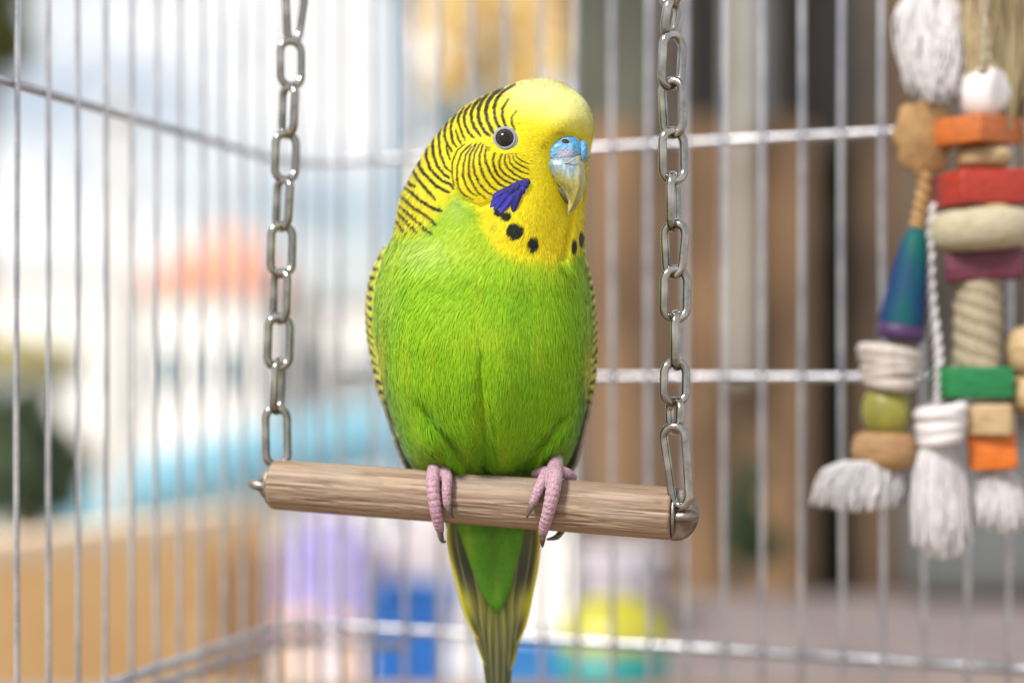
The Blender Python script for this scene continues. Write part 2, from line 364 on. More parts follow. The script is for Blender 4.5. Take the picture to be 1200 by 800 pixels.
def blades(p, nrm, dr, ln, wd, lift, colour, back, jit, segs=3, curl=0.0, soft=.055):
    """many thin tapering feather barbs as one mesh"""
    n = len(p); dr = dr-nrm*np.sum(dr*nrm, 1)[:, None]; dr /= np.linalg.norm(dr, axis=1)[:, None]+1e-12
    side = np.cross(dr, nrm)
    tw = rng.normal(0, .15, n)[:, None]; sd2 = side*np.cos(tw)+nrm*np.sin(tw)
    Vv = []; Cc = []
    prof = [0.55, 1.0, 0.7] if segs == 3 else [0.6, 1.0, 0.9, 0.55]
    for i in range(segs):
        t = i/segs
        q = p+dr*(ln*t)[:, None]+nrm*(lift*(0.25+math.sin(t*PI*.75))-curl*ln*t*t)[:, None]
        for sgn in (-1, 1): Vv.append(q+sd2*(sgn*.5*wd*prof[i])[:, None]); 
    q = p+dr*ln[:, None]+nrm*(lift*.5-curl*ln)[:, None]; Vv.append(q)
    m = 2*segs+1; V = np.stack(Vv, 1).reshape(-1, 3)
    global LASTN
    LASTN = np.repeat(nrm+rng.normal(0, soft, (n, 3))+dr*rng.normal(.05, soft*.8, (n, 1)), m, 0); LASTN /= np.linalg.norm(LASTN, axis=1)[:, None]
    base = (np.arange(n)*m)[:, None]; F3 = []
    for i in range(segs-1):
        a = 2*i; F3 += [base+np.array([[a, a+1, a+3]]), base+np.array([[a, a+3, a+2]])]
    a = 2*(segs-1); F3.append(base+np.array([[a, a+1, a+2]]))
    # a barb has one colour region: look it up at each vertex's own place
    C = colour(V, np.repeat(back, m), np.repeat(jit, m))
    return V, np.concatenate(F3), C

bird = thing('budgie', 'green and yellow budgie with barred head perched on the wooden swing', 'bird', P(575, 550, DB))
BV, BF = loft(BT, NR, NT, 2.25, body_relief)
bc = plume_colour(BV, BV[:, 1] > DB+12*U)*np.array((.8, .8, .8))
body = ob('body', mk(BV, BF, M_plume, True, bc), bird)

def feather_coat(n, wfun, name):
    p, nr = tri_sample(BV, BF, n, wfun)
    px, py = proj(p); a, b = flow_at(px, py)
    ang = (vn(np.stack([px/16, py/16, p[:, 1]*200], 1))-.5)*.40+rng.normal(0, .08, n); ca, sa = np.cos(ang), np.sin(ang); a, b = a*ca-b*sa, a*sa+b*ca
    back = nr[:, 1] > 0.35
    dr = np.stack([a, 0*a, -b], 1); dr[:, 2] -= np.where(back, .6, 0)
    head = 1-sst(235, 310, py)
    near_face = gau(px, py, 640, 175, 34, 34)
    ln = U*(19-13.4*head-1.0*near_face)*rng.uniform(.75, 1.25, n)
    wd = U*(1.2-.15*head-.15*near_face)*rng.uniform(.7, 1.3, n)
    lift = U*(.9-.35*head+(0.9-.4*head)*rng.random(n)**3)
    napew = gau(px, py, 478, 240, 26, 50); lift = lift*(1+2.2*napew*rng.random(n)); ln = ln*(1+.5*napew)
    jit = np.clip(rng.normal(1.0, .065-.02*head, n)*(0.94+.12*vn(np.stack([px/3.5, py/12, p[:, 1]*300], 1))), .5, 1.5)
    # keep clear of eye and cere
    keep = (np.hypot(px-592.5, (py-164)) > 14.0) & (np.hypot((px-661)/22.5, (py-180)/18.5) > 1.0)
    keep &= ~((px > 640) & (py > 186) & (py < 236) & (px > np.interp(py, [186, 194, 205, 215, 222, 236], [640, 639, 647, 655, 661, 668])-1) & (px < 684))
    keep |= back
    s = keep
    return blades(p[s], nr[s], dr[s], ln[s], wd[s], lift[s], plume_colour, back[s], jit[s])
def w_main(c, n_):
    px, py = proj(c); fr = np.where(n_[:, 1] < .1, 1.0, .22); return fr*(1+2.6*(1-sst(240, 310, py)))
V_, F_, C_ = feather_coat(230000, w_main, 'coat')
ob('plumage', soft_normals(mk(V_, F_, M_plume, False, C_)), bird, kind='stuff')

# --- vanes: single large feathers -----------------------------------------------------------
def vane(path, wid, colour, nl=18, nw=6, camber=0.18, normal=(0, -1, 0), tipr=2.2, asym=0.5):
    """path: world points base->tip; wid: half width (m); colour(u along, v -1..1)->rgb"""
    S = smooth_path(path, nl); nrm = Vector(normal).normalized(); V = []; Fc = []; C = []
    for i in range(nl):
        t = i/(nl-1); a = Vector(S[max(i-1, 0)]); b = Vector(S[min(i+1, nl-1)]); d = (b-a).normalized()
        side = d.cross(nrm).normalized(); up = side.cross(d)
        w = wid*min(1, (0.35+2.2*t))*max(0.02, (1-max(0, (t-.72)/.28)**tipr))**.6
        for j in range(nw+1):
            v = -1+2*j/nw
            vv = v*(2*asym if v < 0 else 2*(1-asym))
            off = -camber*w*abs(v)**1.6 + (0.06*w if abs(v) < .2 else 0)
            V.append(Vector(S[i])+side*(vv*w)+up*off); C.append(colour(t, v))
    for i in range(nl-1):
        for j in range(nw):
            a = i*(nw+1)+j; Fc.append((a, a+1, a+nw+2, a+nw+1))
    return V, Fc, C
def lc(a, b, t): return tuple(a[k]*(1-t)+b[k]*t for k in range(3))
def clamp(x, a=0., b=1.): return max(a, min(b, x))
OL = (.075, .088, .030); YT = (.30, .29, .03); DK = (.032, .038, .022); CRM = (.62, .58, .36)
# tail, spreading under the perch
def tail_feather(i, tipy, half, depth):
    b = P(577+i*15.5, 585, DB); t = P(584+i*6.2, tipy, DB)
    def at(px, py, k): return P(px, py, DB+(depth+k)*U)
    bx, tx = 577+i*15.5, 584+i*6.0
    path = [at(bx, 585, 18), at(bx*.72+tx*.28+i*1.5, 640, 26), at(bx*.38+tx*.62+i*.8, 700, 36), at(tx, tipy, 50)]
    def colr(u, v):
        outer = v*(-1 if i > 0 else 1) if i != 0 else abs(v)
        base = lc(OL, DK, clamp(.5+.5*math.sin(u*9+i)))
        y = clamp((outer-.45)/.3)*.9 if abs(i) >= 2 else clamp((abs(v)-.55)/.4)*.35
        patch = math.exp(-((u-.70)/.10)**2)*clamp((outer+.7))*(.9 if abs(i) >= 1 else .25)
        tip = math.exp(-((u-.86)/.06)**2)*.7
        c = lc(base, YT, clamp(max(y, patch))); c = lc(c, DK, tip*(.8 if abs(i) > 0 else .2))
        if abs(i) == 3: c = lc(c, (.46, .42, .03), clamp((outer-.68)/.15))
        if abs(v) < .08: c = lc(c, (.20, .19, .10), .7)
        return c
    V, Fc, C = vane(path, half*U, colr, 34, 16, .25, (0, -1, .15), 1.8, .5)
    ob('tail_feather', mk(V, Fc, M_vane, True, C), bird)
for i, ty, hw, dep in [(0,905,13,14),(-1,830,12,11),(1,835,12,10),(-2,782,12.5,7),(2,786,12.5,6),(-3,752,12,3),(3,756,12,2)]:
    tail_feather(i, ty, hw, dep)
# under-tail coverts: a soft green wedge
UT = np.array([(556,520,640,10,14,40),(575,518,640,14,14,38),(600,521,634,15,12,36),(620,526,627,14,12,38),(645,538,618,12,11,41),(670,551,608,10,9,44),(690,562,600,8,8,47),(706,571,593,5,6,49),(716,579,587,2,2,50)], float)
UV_, UF_ = loft(UT, 120, 80, 2.1)
def ut_colour(V, back, jit):
    px, py = proj(V); n = len(px); c = np.tile(np.array((0.085, 0.27, 0.02)), (n, 1))
    c = lerp(c, np.array((0.06, 0.17, 0.008)), .5*gau(px, py, 577, 640, 9, 60)+.25*vn(np.stack([px/5, py/14, 0*px], 1)))
    c = lerp(c, np.array((0.24, 0.46, 0.03)), .5*gau(px, py, 548, 640, 9, 60)+.3*gau(px, py, 583, 690, 4, 18))
    return c*(jit[:, None] if jit is not None else 1)
cov = ob('undertail_coverts', mk(UV_, UF_, M_plume, True, ut_colour(UV_, None, None)*.85), bird)
p, nr = tri_sample(UV_, UF_, 11000, lambda c, n_: np.where(n_[:, 1] < .2, 1, .1)*(proj(c)[1] < 696))
px, py = proj(p); dx = (583-px)/np.maximum(730-py, 25)
n = len(p); V_, F_, C_ = blades(p, nr, np.stack([dx+rng.normal(0, .08, n), 0*dx, -np.ones(n)], 1), U*20*rng.uniform(.6, 1.2, n), U*1.8*rng.uniform(.7, 1.3, n), U*1.0*np.ones(n), ut_colour, nr[:, 1] > .3, np.clip(rng.normal(1, .1, n), .6, 1.4))
ob('covert_barbs', soft_normals(mk(V_, F_, M_plume, False, C_)), cov, kind='stuff')

# --- wings ----------------------------------------------------------------------------------
WL = np.array([(284,462,500,10,10,45),(291,450,520,28,30,46),(305,442,534,42,44,46),(318,436,540,50,50,46),(332,432,545,54,54,46),(361,429,546,56,56,46),(390,430,545,56,56,46),(419,434.5,542,54,54,47),(451,441,538,50,50,48),
 (480,450,532,43,44,49),(505,458.5,524,34,36,50),(525,464.5,514,27,28,52),(540,471,506,19,20,54),(551,477,498,8,8,56)], float)
WR = np.array([(296,640,682,10,10,42),(306,620,686.5,28,30,43),(318,610,690.5,40,42,44),(335,600,694.5,50,50,45),(361,598,698,56,56,46),(390,598,699.5,57,57,46),(419,600,699.5,55,55,47),(451,604,697,50,50,48),
 (480,612,692,43,44,49),(505,622,686,34,36,50),(525,634,681,27,28,52),(540,646,677,19,20,54),(552,655,671,8,8,56)], float)
def wing(tab, sgn):
    V, Fc = loft(tab, 150, 150, 2.1)
    out_tab = tab[:, 1] if sgn < 0 else tab[:, 2]
    def colour(V, back, jit):
        px, py = proj(V); n = len(px); e = abs(px-np.interp(py, tab[:, 0], out_tab))
        q = V[:, 1]/U*.9+py*.2
        ph = (py+3*np.sin(q/7)+4*(vn(np.stack([py/15, 0*py+3, 0*py], 1))-.5)-.5*e)/11.4; sp = np.sin(ph*2*PI)
        c = np.tile(np.array((.50, .50, .07)), (n, 1))
        c = lerp(c, np.array((.22, .42, .02)), sst(5.5, 10, e)*sst(470, 400, py))
        blk = sst(.15, .55, sp+.25*np.sin(q/4))*np.clip(sst(7.5, 5.0, e+3*(vn(np.stack([py/6, 0*py+9, 0*py], 1))-.4))+(V[:, 1] > DB+40*U), 0, 1)*sst(284, 305, py)
        c = lerp(c, np.array((.01, .013, .008)), blk*(1-.25*sst(330, 300, py)))
        low = sst(452, 486, py)
        lowc = lerp(np.tile(np.array((.020, .030, .018)), (n, 1)), np.array((.34, .31, .20)), sst(1.8, .4, abs(e-1.2))*.8)
        lowc = lerp(lowc, np.array((.05, .22, .05)), sst(9, 14, e)*.8)
        c = lerp(c, lowc, low); return c*(jit[:, None] if jit is not None else 1)
    w = ob('wing', mk(V, Fc, M_plume, True, colour(V, None, None)*.95), bird)
    p, nr = tri_sample(V, Fc, 16000, lambda c, n_: np.where(n_[:, 1] < .3, 1, .6))
    px, py = proj(p); n = len(p)
    dirx = np.interp(py, tab[:, 0], np.gradient(out_tab, tab[:, 0]))
    V2, F2, C2 = blades(p, nr, np.stack([dirx+rng.normal(0, .1, n), np.full(n, .15), -np.ones(n)], 1), U*8*rng.uniform(.7, 1.2, n), U*2.2*rng.uniform(.7, 1.2, n), U*.7*np.ones(n), colour, nr[:, 1] > .9, np.clip(rng.normal(1, .1, n), .6, 1.4))
    ob('wing_coverts', soft_normals(mk(V2, F2, M_plume, False, C2)), w, kind='stuff')
    # long flight feathers along the lower edge
    for k in range(5):
        y0, y1 = 405+k*9, 520+k*10.5
        def edge(y, ins):
            x = np.interp(y, tab[:, 0], out_tab); return x-sgn*ins
        def at(y, ins, dep): return P(edge(min(y, 550), ins)-sgn*max(0, y-550)*.45, y, DB+dep*U)
        dep = 50+3*k
        path = [at(y0, 9, dep-8), at(y0*.6+y1*.4, 7, dep-4), at(y1*.8+y0*.2, 5.5, dep), at(y1, 4-k*.3, dep+4)]
        def colr(u, v):
            o = v*(-sgn); o = -o
            c = lc((.014, .022, .013), (.36, .33, .20), clamp((o-.82)/.12)); return lc(c, (.5, .5, .08), clamp(1-u*2.4))
        V3, F3, C3 = vane(path, 7*U, colr, 18, 6, .3, (sgn*.75, -.65, 0), 2.0)
        ob('flight_feather', mk(V3, F3, M_vane, True, C3), w)
wing(WL, -1); wing(WR, 1)

# --- surface lookup on the front of the body
QX, QY = proj(BV); QF = BV[:, 1] < DB+5*U
def front_at(px, py):
    d = (QX-px)**2+(QY-py)**2+np.where(QF, 0, 1e6); j = np.argpartition(d, 40)[:40]
    return float(BV[j, 1].mean())-.4*U
# eye
def sphere(c, r, nu=32, nv=20, ax=Vector((0, -1, 0)), sc=(1, 1, 1)):
    z = ax.normalized(); x = z.cross(Vector((0, 0, 1))).normalized(); y = z.cross(x)
    V = []; Fc = []
    for i in range(nv+1):
        t = PI*i/nv
        for j in range(nu):
            a = 2*PI*j/nu; V.append(Vector(c)+x*(r*sc[0]*math.sin(t)*math.cos(a))+y*(r*sc[1]*math.sin(t)*math.sin(a))+z*(r*sc[2]*math.cos(t)))
    for i in range(nv):
        for j in range(nu): Fc.append((i*nu+j, i*nu+(j+1) % nu, (i+1)*nu+(j+1) % nu, (i+1)*nu+j))
    return V, Fc
ed = front_at(592, 164)
def at3(px, py, depth): return P(px, py, depth)
eax = Vector((-.10, -1, .06)).normalized()
ec = at3(592.3, 163.6, ed+5.0*U)
V, Fc = sphere(ec, 12.0*U, 48, 32, eax)
C = []
for i in range(33):
    a = PI*i/32; r = math.sin(a)*11.4 if a < PI/2 else 12
    c = (.0015, .0015, .0015) if r < 6.2 else ((.022, .011, .006) if r < 9.2 else (.004, .004, .004))
    C += [c]*48
M_eye = mat('eye_gloss', (0, 0, 0), 0.05, attr=True, spec=.45)
eye = ob('eye', mk(V, Fc, M_eye, True, C), bird)
M_ring = mat('eye_ring_skin', (.27, .29, .36), .55, noise=(2500, (.27, .29, .36), 3), bump=(4000, .6), sss=.1)
ex = eax.cross(Vector((0, 0, 1))).normalized(); ey = eax.cross(ex)
for rr, tr, dp in ((11.2, 1.3, 6.6), (12.5, 1.3, 5.6), (13.5, .9, 4.4)):
    path = []
    for k in range(40):
        a = 2*PI*k/40; q = rr+1.2*max(0, math.cos(a-2.75))**6*(1 if rr > 12 else 0)
        path.append(ec+ex*(q*U*math.cos(a))+ey*(q*U*math.sin(a)*.98)+eax*((dp+ .0)*U))
    v, f = tube(path, tr*U, 8, closed=True)
    ob('eye_ring', mk(v, f, M_ring), eye)
# --- beak: hooked upper mandible, lower mandible, blue cere with nostrils
cdp = front_at(662, 178)
bk0 = cdp-3*U
BK = np.array([(178,652,674,0,6,6),(184,641,682,13,10,1),(191,638,684,16,11,-1),(197,640.5,685,17,11,-2),(205,645,685.8,17,11,-3),(213,650.5,685.6,16,10,-4),(220,657,684.8,14,9,-4.5),(228,662.5,682.6,11.5,8,-4),(236,665.8,679.5,8.5,6,-3),(243,665.8,675,5.5,4,-1.5),(248,665.3,671,3.2,3,0),(252,666,667.4,1,1,1)], float)
V, Fc = loft(BK, 90, 64, 1.75, None, bk0)
px, py = proj(V)
# ridge line of the culmen and slight dents
V[:, 1] -= U*3.0*np.exp(-((px-np.interp(py, [184, 200, 220, 240, 252], [678, 680, 679, 673, 666]))/4)**2)*sst(252, 240, py)
nz = vn(np.stack([px/5, py/5, 0*px], 1)); nzf = vn(np.stack([px/1.3, py/4, 0*px+4], 1))
c = lerp(np.tile(np.array((.15, .24, .31)), (len(px), 1)), np.array((.27, .245, .055)), sst(193, 216, py+(nz-.5)*10-.25*(px-665)))
c = lerp(c, np.array((.30, .26, .07)), .7*sst(670, 681, px)); c = lerp(c, np.array((.48, .43, .28)), np.clip(sst(3.2, .8, abs(px-np.interp(py, BK[:, 0], BK[:, 1])-1.5))*sst(206, 216, py), 0, 1)*.8)
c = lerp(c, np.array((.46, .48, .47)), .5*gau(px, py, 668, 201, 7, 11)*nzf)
c *= (.8+.4*nzf)[:, None]
M_beak = mat('beak_horn', (1, 1, 1), .33, attr=True, bump=(1400, .3, (1, 1, .3)), spec=.5, coat=.15)
beak = ob('upper_beak', mk(V, Fc, M_beak, True, c), bird)
LB = np.array([(216,648,662,4,5,3),(221,650,665,7,6,2),(228,655,668,7,6,1.5),(234,660,669,5,5,2),(239,664,668,2,2,3)], float)
V, Fc = loft(LB, 40, 40, 2.0, None, bk0); ob('lower_beak', mk(V, Fc, mat('lower_beak_horn', (.10, .11, .04), .45, bump=(1500, .3))), bird)
# cream rim where the beak leaves the cere
rim = [at3(x, y, bk0-dp*U) for x, y, dp in [(637.5,193,0),(642,194.3,7),(648,193.6,12),(655,192.4,15.5),(662,191.6,17.5),(668,189.3,18.5),(673,186.2,18.5),(677.5,184,17),(681,184,12),(683.5,187.5,6)]]
rp = smooth_path(rim, 40); v, f = tube(rp, [U*(.8+.25*math.sin(k*.9)*math.sin(k*.37)) for k in range(40)], 8)
ob('beak_rim', mk(v, f, mat('rim_horn', (.42, .34, .22), .5, bump=(2000, .5))), bird)
M_cere = mat('cere_skin', (1, 1, 1), .42, attr=True, bump=(1800, .55), spec=.5, coat=.12)
def cere_lobe(cx, cy, rx, ry, rz, dep, ax):
    V, Fc = sphere((0, 0, 0), 1.0, 64, 48, Vector((0, -1, 0))); A = np.array([list(v) for v in V])
    x, y, z = A[:, 0]*rx, A[:, 1]*rz, -A[:, 2]*ry      # px units, y depth, z down
    z = np.where(z > 0, np.minimum(z, ry*.80+(z-ry*.80)*.25), z)
    nn = vn(A*5+7); nb = vn(A*2.3+3)
    s = 1+.025*(nn-.5); x, y = x*s, y*s
    px = cx+x; py = cy+z-.10*x; dd = dep+y*U
    V = np.stack([(px-600)/F*dd, dd, CZ-(py-HOR)/F*dd], 1)
    c = lerp(np.tile(np.array((.045, .21, .42)), (len(px), 1)), np.array((.12, .36, .58)), sst(.35, .75, nn))
    c = lerp(c, np.array((.46, .38, .42)), np.clip(1.25*gau(px, py, 664, 183, 9, 7)*(.5+nb), 0, .95))
    c = lerp(c, np.array((.04, .17, .38)), .6*gau(px, py, 641, 184, 4, 8))
    return V, np.array(Fc), c
V, Fc, c = cere_lobe(660, 177.5, 22.5, 19.5, 16, bk0+1.5*U, 0)
cere = ob('cere', mk(V, Fc, M_cere, True, c), bird)
V, Fc, c = cere_lobe(683, 178.5, 6.5, 14, 11, bk0+5*U, 0)
ob('cere_lobe', mk(V, Fc, M_cere, True, c), cere)
v, f = sphere(at3(663, 166.2, bk0-10.6*U), 1.0*U, 24, 12, Vector((.1, -1, .4)), (4.6, 3.2, 1.9))
M_nos = mat('nostril_dark', (.030, .012, .006), .7); ob('nostril', mk(v, f, M_nos), cere)
path = [at3(663+4.9*math.cos(a)*1.0, 166.2+3.5*math.sin(a)+.9*math.cos(a), bk0-(11.0-1.5*math.sin(a))*U) for a in np.linspace(0, 2*PI, 24, endpoint=False)]
v, f = tube(path, .75*U, 6, closed=True); ob('nostril_rim', mk(v, f, mat('rim_skin', (.22, .33, .42), .5)), cere)
# --- violet cheek patch: overlapping small feathers
BLU = (.028, .024, .30)
V0, F0, C0 = [], [], []
petals = [(616,212,596,222),(612,213,589,228),(596,221,577,233),(590,225,575.5,239),(606,216,581,233),(600,219,574,243),(603,219,579,247),(606,220,585,250),(609,220,591,245),(607,222,596,239),(612,221,601,248.5),(609,219,600,236),(612,218,604,237),(606,215,590,231),
 (613,216,608,233),(610,214,598,227),(615,215,612,228),(616,213,607,224),(618,212,615.5,222),(617,211,610,218),(619,210,620,217)]
for k, (x, y, x2, y2) in enumerate(petals):
    pts = []
    for s, h in ((0, 1.5+.05*k), (.35, 2.6+.08*k), (.7, 2.2+.06*k), (1, .9+.04*k)):
        qx, qy = x+(x2-x)*s+1.2*math.sin(s*3)*(1 if k % 2 else -1), y+(y2-y)*s; pts.append(at3(qx, qy, front_at(qx, qy)-h*U))
    sh = rng.uniform(.5, 1.3)
    v, f, c = vane(pts, 3.7*U, lambda u, w: tuple(q*sh*(1.9 if abs(w) < .15 else 1-.55*abs(w))*(.5+.7*u) for q in BLU), 12, 8, .16, (0, -1, 0), 1.6)
    b = len(V0); V0 += v; F0 += [tuple(i+b for i in q) for q in f]; C0 += c
ob('cheek_patch', mk(V0, F0, M_vane, True, C0), bird)

# ------------------------------------------------------------------ the swing
swing = thing('bird_swing', 'wooden dowel swing hung on two steel chains inside the cage', 'bird swing', P(556, 584, DB))
dL, dR = .372, .349
A = P(321, 567.5, dL); B = P(788, 601.5, dR); axis = (B-A).normalized(); LEN = (B-A).length; PR = .00640
def perch_pt(px):
    """axis point of the perch seen at photograph x"""
    lo, hi = 0., 1.
    for _ in range(40):
        m = (lo+hi)/2; q = A.lerp(B, m); x = 600+F*q.x/q.y
        if x < px: lo = m
        else: hi = m
    return A.lerp(B, lo)
na, nl_ = 160, 460
s = np.linspace(0, 1, nl_); th = np.linspace(0, 2*PI, na, endpoint=False)
Sg, Tg = np.meshgrid(s, th, indexing='ij'); x = Sg.ravel()*LEN; t = Tg.ravel()
endr = np.minimum(1, np.sqrt(np.clip(1-(1-np.clip(np.minimum(x, LEN-x)/.0009, 0, 1))**2, 0, 1))*.09+.91)
q = np.stack([x*40, np.cos(t)*9+20, np.sin(t)*9+20], 1); q2 = np.stack([x*75, np.cos(t)*22+20, np.sin(t)*22+20], 1); q3 = np.stack([x*230, np.cos(t)*55+70, np.sin(t)*55+70], 1)
g = vn(q); g2 = vn(q2); g3 = vn(q3)
groove = sst(.70, .86, g2)*.00026+sst(.72, .9, g3)*.00012+sst(.66, .9, g)*.00014
r = PR*endr*(1+.010*(vn(np.stack([x*25, np.cos(t)*1.5, np.sin(t)*1.5], 1))-.5))-groove*sst(0, .003, np.minimum(x, LEN-x)+.001)
gg = np.zeros(len(x)); gr_ = np.random.default_rng(11)
for _ in range(34):
    gx, gt, gl, gw = gr_.uniform(.003, LEN-.003), gr_.uniform(0, 2*PI), gr_.uniform(.0012, .007), gr_.uniform(.02, .06)
    gg = np.maximum(gg, gr_.uniform(.4, 1)*np.exp(-((x-gx)/gl)**2-(((t-gt-(x-gx)*8+PI) % (2*PI)-PI)/gw)**2))
r = r-gg*.00022
V = np.stack([x, r*np.cos(t), r*np.sin(t)], 1)
idx = np.arange(nl_*na).reshape(nl_, na); f = np.stack([idx[:-1], np.roll(idx, -1, 1)[:-1], np.roll(idx, -1, 1)[1:], idx[1:]], -1).reshape(-1, 4)
f = [tuple(k) for k in f.tolist()]+[tuple(idx[0, ::-1].tolist()), tuple(idx[-1].tolist())]
c = lerp(np.tile(np.array((.30, .215, .15)), (len(x), 1)), np.array((.20, .135, .09)), sst(.35, .8, vn(np.stack([x*22, np.cos(t)*5+9, np.sin(t)*5+9], 1))))
c = lerp(c, np.array((.40, .32, .25)), .5*sst(.55, .8, vn(np.stack([x*45, np.cos(t)*12+3, np.sin(t)*12+3], 1))))
c = lerp(c, np.array((.11, .065, .04)), np.clip(sst(.72, .88, g2)*.6+sst(.74, .9, g3)*.35+.7*sst(.74,.88,g)*sst(.4,.7,g2), 0, 1))
c = lerp(c, np.array((.08, .05, .03)), gg*.75); c = lerp(c, np.array((.24, .20, .17)), .45*sst(.55, .75, vn(np.stack([x*55+40, np.cos(t)*2.5+9, np.sin(t)*2.5+9], 1))))
c *= (.9+.2*g3)[:, None]
M_wood = mat('dowel_wood', (1, 1, 1), .62, attr=True, bump=(900, .5, (.12, 1, 1)), spec=.35)
R3 = Matrix((axis, axis.cross(Vector((0, 0, 1))).normalized()*-1, (0, 0, 0))).transposed()
yax = Vector((0, 0, 1)).cross(axis).normalized(); zax = axis.cross(yax)
Mp = Matrix(((axis.x, yax.x, zax.x, A.x), (axis.y, yax.y, zax.y, A.y), (axis.z, yax.z, zax.z, A.z), (0, 0, 0, 1)))
perch = ob('perch', mk(V, f, M_wood, True, c), swing, Mp)
for pl in list(perch.data.polygons)[-2:]: pl.use_smooth = False
def end_fitting(x0, sg, sz=1.0):
    """half-round steel plate on the perch end with a bar through it"""
    mb = MB(); n = 20; R_ = .0064*sz; th_ = .0012; rings = []
    out = []
    for k in range(n+1):
        a = -PI/2+PI*k/n; out.append((sg*(R_*.98*math.cos(a)**.8 if math.cos(a) > 0 else 0), R_*math.sin(a)))
    v = []
    for yy, inset in ((-th_, .88), (-th_*.6, 1.0), (th_*.6, 1.0), (th_, .88)):
        for (a, b) in out: v.append(Vector((x0+a*inset+(sg*.0001), yy*1.6, b*inset)))
    m = n+1; f = []
    for j in range(3):
        for k in range(n): f.append((j*m+k, j*m+k+1, (j+1)*m+k+1, (j+1)*m+k))
        f.append((j*m+n, j*m, (j+1)*m, (j+1)*m+n))
    f.append(tuple(range(m-1, -1, -1))); f.append(tuple(3*m+k for k in range(m)))
    mb.add(v, f)
    e = mb.build('end_plate', M_cap, swing, Mp)
    bar, fb = tube([Vector((x0+sg*a, y_, z_)) for a, y_, z_ in ((.0002, -.0022, -.0004), (.0016, -.0030, -.0004), (.0032, -.0030, -.0002), (.0048, -.0022, 0), (.0056, -.0008, 0))], [.0013, .0013, .0014, .0014, .0009], 12)
    MB().add(bar, fb).build('eye_bar', M_cap, e, Mp)
    cu, fc = lathe([(.0001, 0), (.0050, 0), (.0054, .0003), (.0054, .0007), (.0048, .0010), (.0001, .0010)], 32)
    v = [Vector((x0+sg*p.z, p.x, p.y)) for p in cu]; MB().add(v, fc).build('washer', M_cap, e, Mp)
end_fitting(LEN, 1); end_fitting(0, -1, .62)
# chains: each link is a piece of its own
def link_mesh(w, h, r, open_=0., taper=0., n=44, k=12):
    pts = []; ww = w/2-r; hh = h/2-r; rad = ww; st = hh-rad
    for i in range(n):
        a = 2*PI*i/n; xx = rad*math.cos(a); zz = rad*math.sin(a)+(st if math.sin(a) >= 0 else -st)
        fz = (zz+hh)/(2*hh)
        xx *= 1-taper*(1-fz)
        pts.append(Vector((xx, .15*r*math.sin(2*a), zz)))
    # straight sides need intermediate points
    v, f = tube(pts, r, k, closed=True); return mk(v, f, M_steel)
def chain(links, d0, d1, wpx, rpx):
    root = bpy.data.objects.new('chain', None); root.empty_display_size = .02
    ylast = links[-1][1]+links[-1][3]/2; put(root, swing, Matrix.Translation(P(links[-1][0], ylast, d1)))
    cache = {}
    for i, (cx, cy, ang, h, tilt, tap, *sh) in enumerate(links):
        d = d0+(d1-d0)*clamp(cy/540)-(sh[0] if sh else 0); u = d/F
        key = (round(h), round(tap, 2), round(d, 3)//.01)
        if key not in cache: cache[key] = link_mesh(wpx*u, h*u, rpx*u, taper=tap)
        m = Matrix.Translation(P(cx, cy, d)) @ Matrix.Rotation(math.radians(tilt), 4, 'Y') @ Matrix.Rotation(math.radians(ang), 4, 'Z')
        ob('link', cache[key], root, m)
# (centre x, centre y, turn, height, tilt, taper)
LCH = [(350,-150,50,68,0,0),(349,-96,-35,68,0,0),(347,-43,50,68,0,0),(345,18,30,70,3,.45),(341,74.5,22,62,0,0),(338,130,-48,67,2,0),(334.5,183.5,28,64,2,0),(331.5,239,-45,67,3,0),(330,292.5,25,67,1,0),(328.5,347,-42,67,2,0),(326.5,400.5,18,68,2,0),(325.5,452,82,68,2,0),(324,511,12,76,-1,0)]
chain(LCH, .380, .373, 35, 4.9)
RCH = [(790,-190,40,68,0,0),(788,-135,-40,68,0,0),(786,-80,40,68,0,0),(785,-24,-50,70,-4,0),(786.5,22,55,52,10,.2),(787.5,71.5,30,72,3,0),(788.5,126.5,-36,74,-2,.1),(789,182.5,20,68,-1,0),(789.5,236.5,68,72,-1,0),(790.5,292,-30,71,1,.3),(791.5,344.5,12,68,1,0),(793,398.5,75,73,-1,0),(791,447.5,15,59,1,0),(791,487,-70,46,0,0),(794,546,-28,104,-6,.25,.0035)]
chain(RCH, .356, .348, 38, 5.2)

# ------------------------------------------------------------------ feet, gripping the perch
M_foot = mat('scaly_skin', (.43, .285, .345), .5, noise=(1400, (.29, .16, .21), 4), bump=(2200, .45), sss=.06, spec=.4)
M_claw = mat('claw_horn', (.17, .13, .11), .35, noise=(500, (.05, .035, .03), 3), spec=.5)
def remeshed(V, Fc, voxel, name, mt, parent, smooth_it=2):
    me = mk(V, Fc); o = bpy.data.objects.new('tmp', me); COL.objects.link(o)
    md = o.modifiers.new('r', 'REMESH'); md.mode = 'VOXEL'; md.voxel_size = voxel; md.use_smooth_shade = True
    ms = o.modifiers.new('s', 'SMOOTH'); ms.factor = .5; ms.iterations = smooth_it
    dg = bpy.context.evaluated_depsgraph_get(); out = bpy.data.meshes.new_from_object(o.evaluated_get(dg)); bpy.data.objects.remove(o)
    out.materials.clear(); out.materials.append(mt)
    return ob(name, out, parent)
def toe_pt(px, py, off):
    """photograph place px,py, with depth off pixels behind the perch axis there"""
    ax = perch_pt(px); return P(px, py, ax.y+off*U)
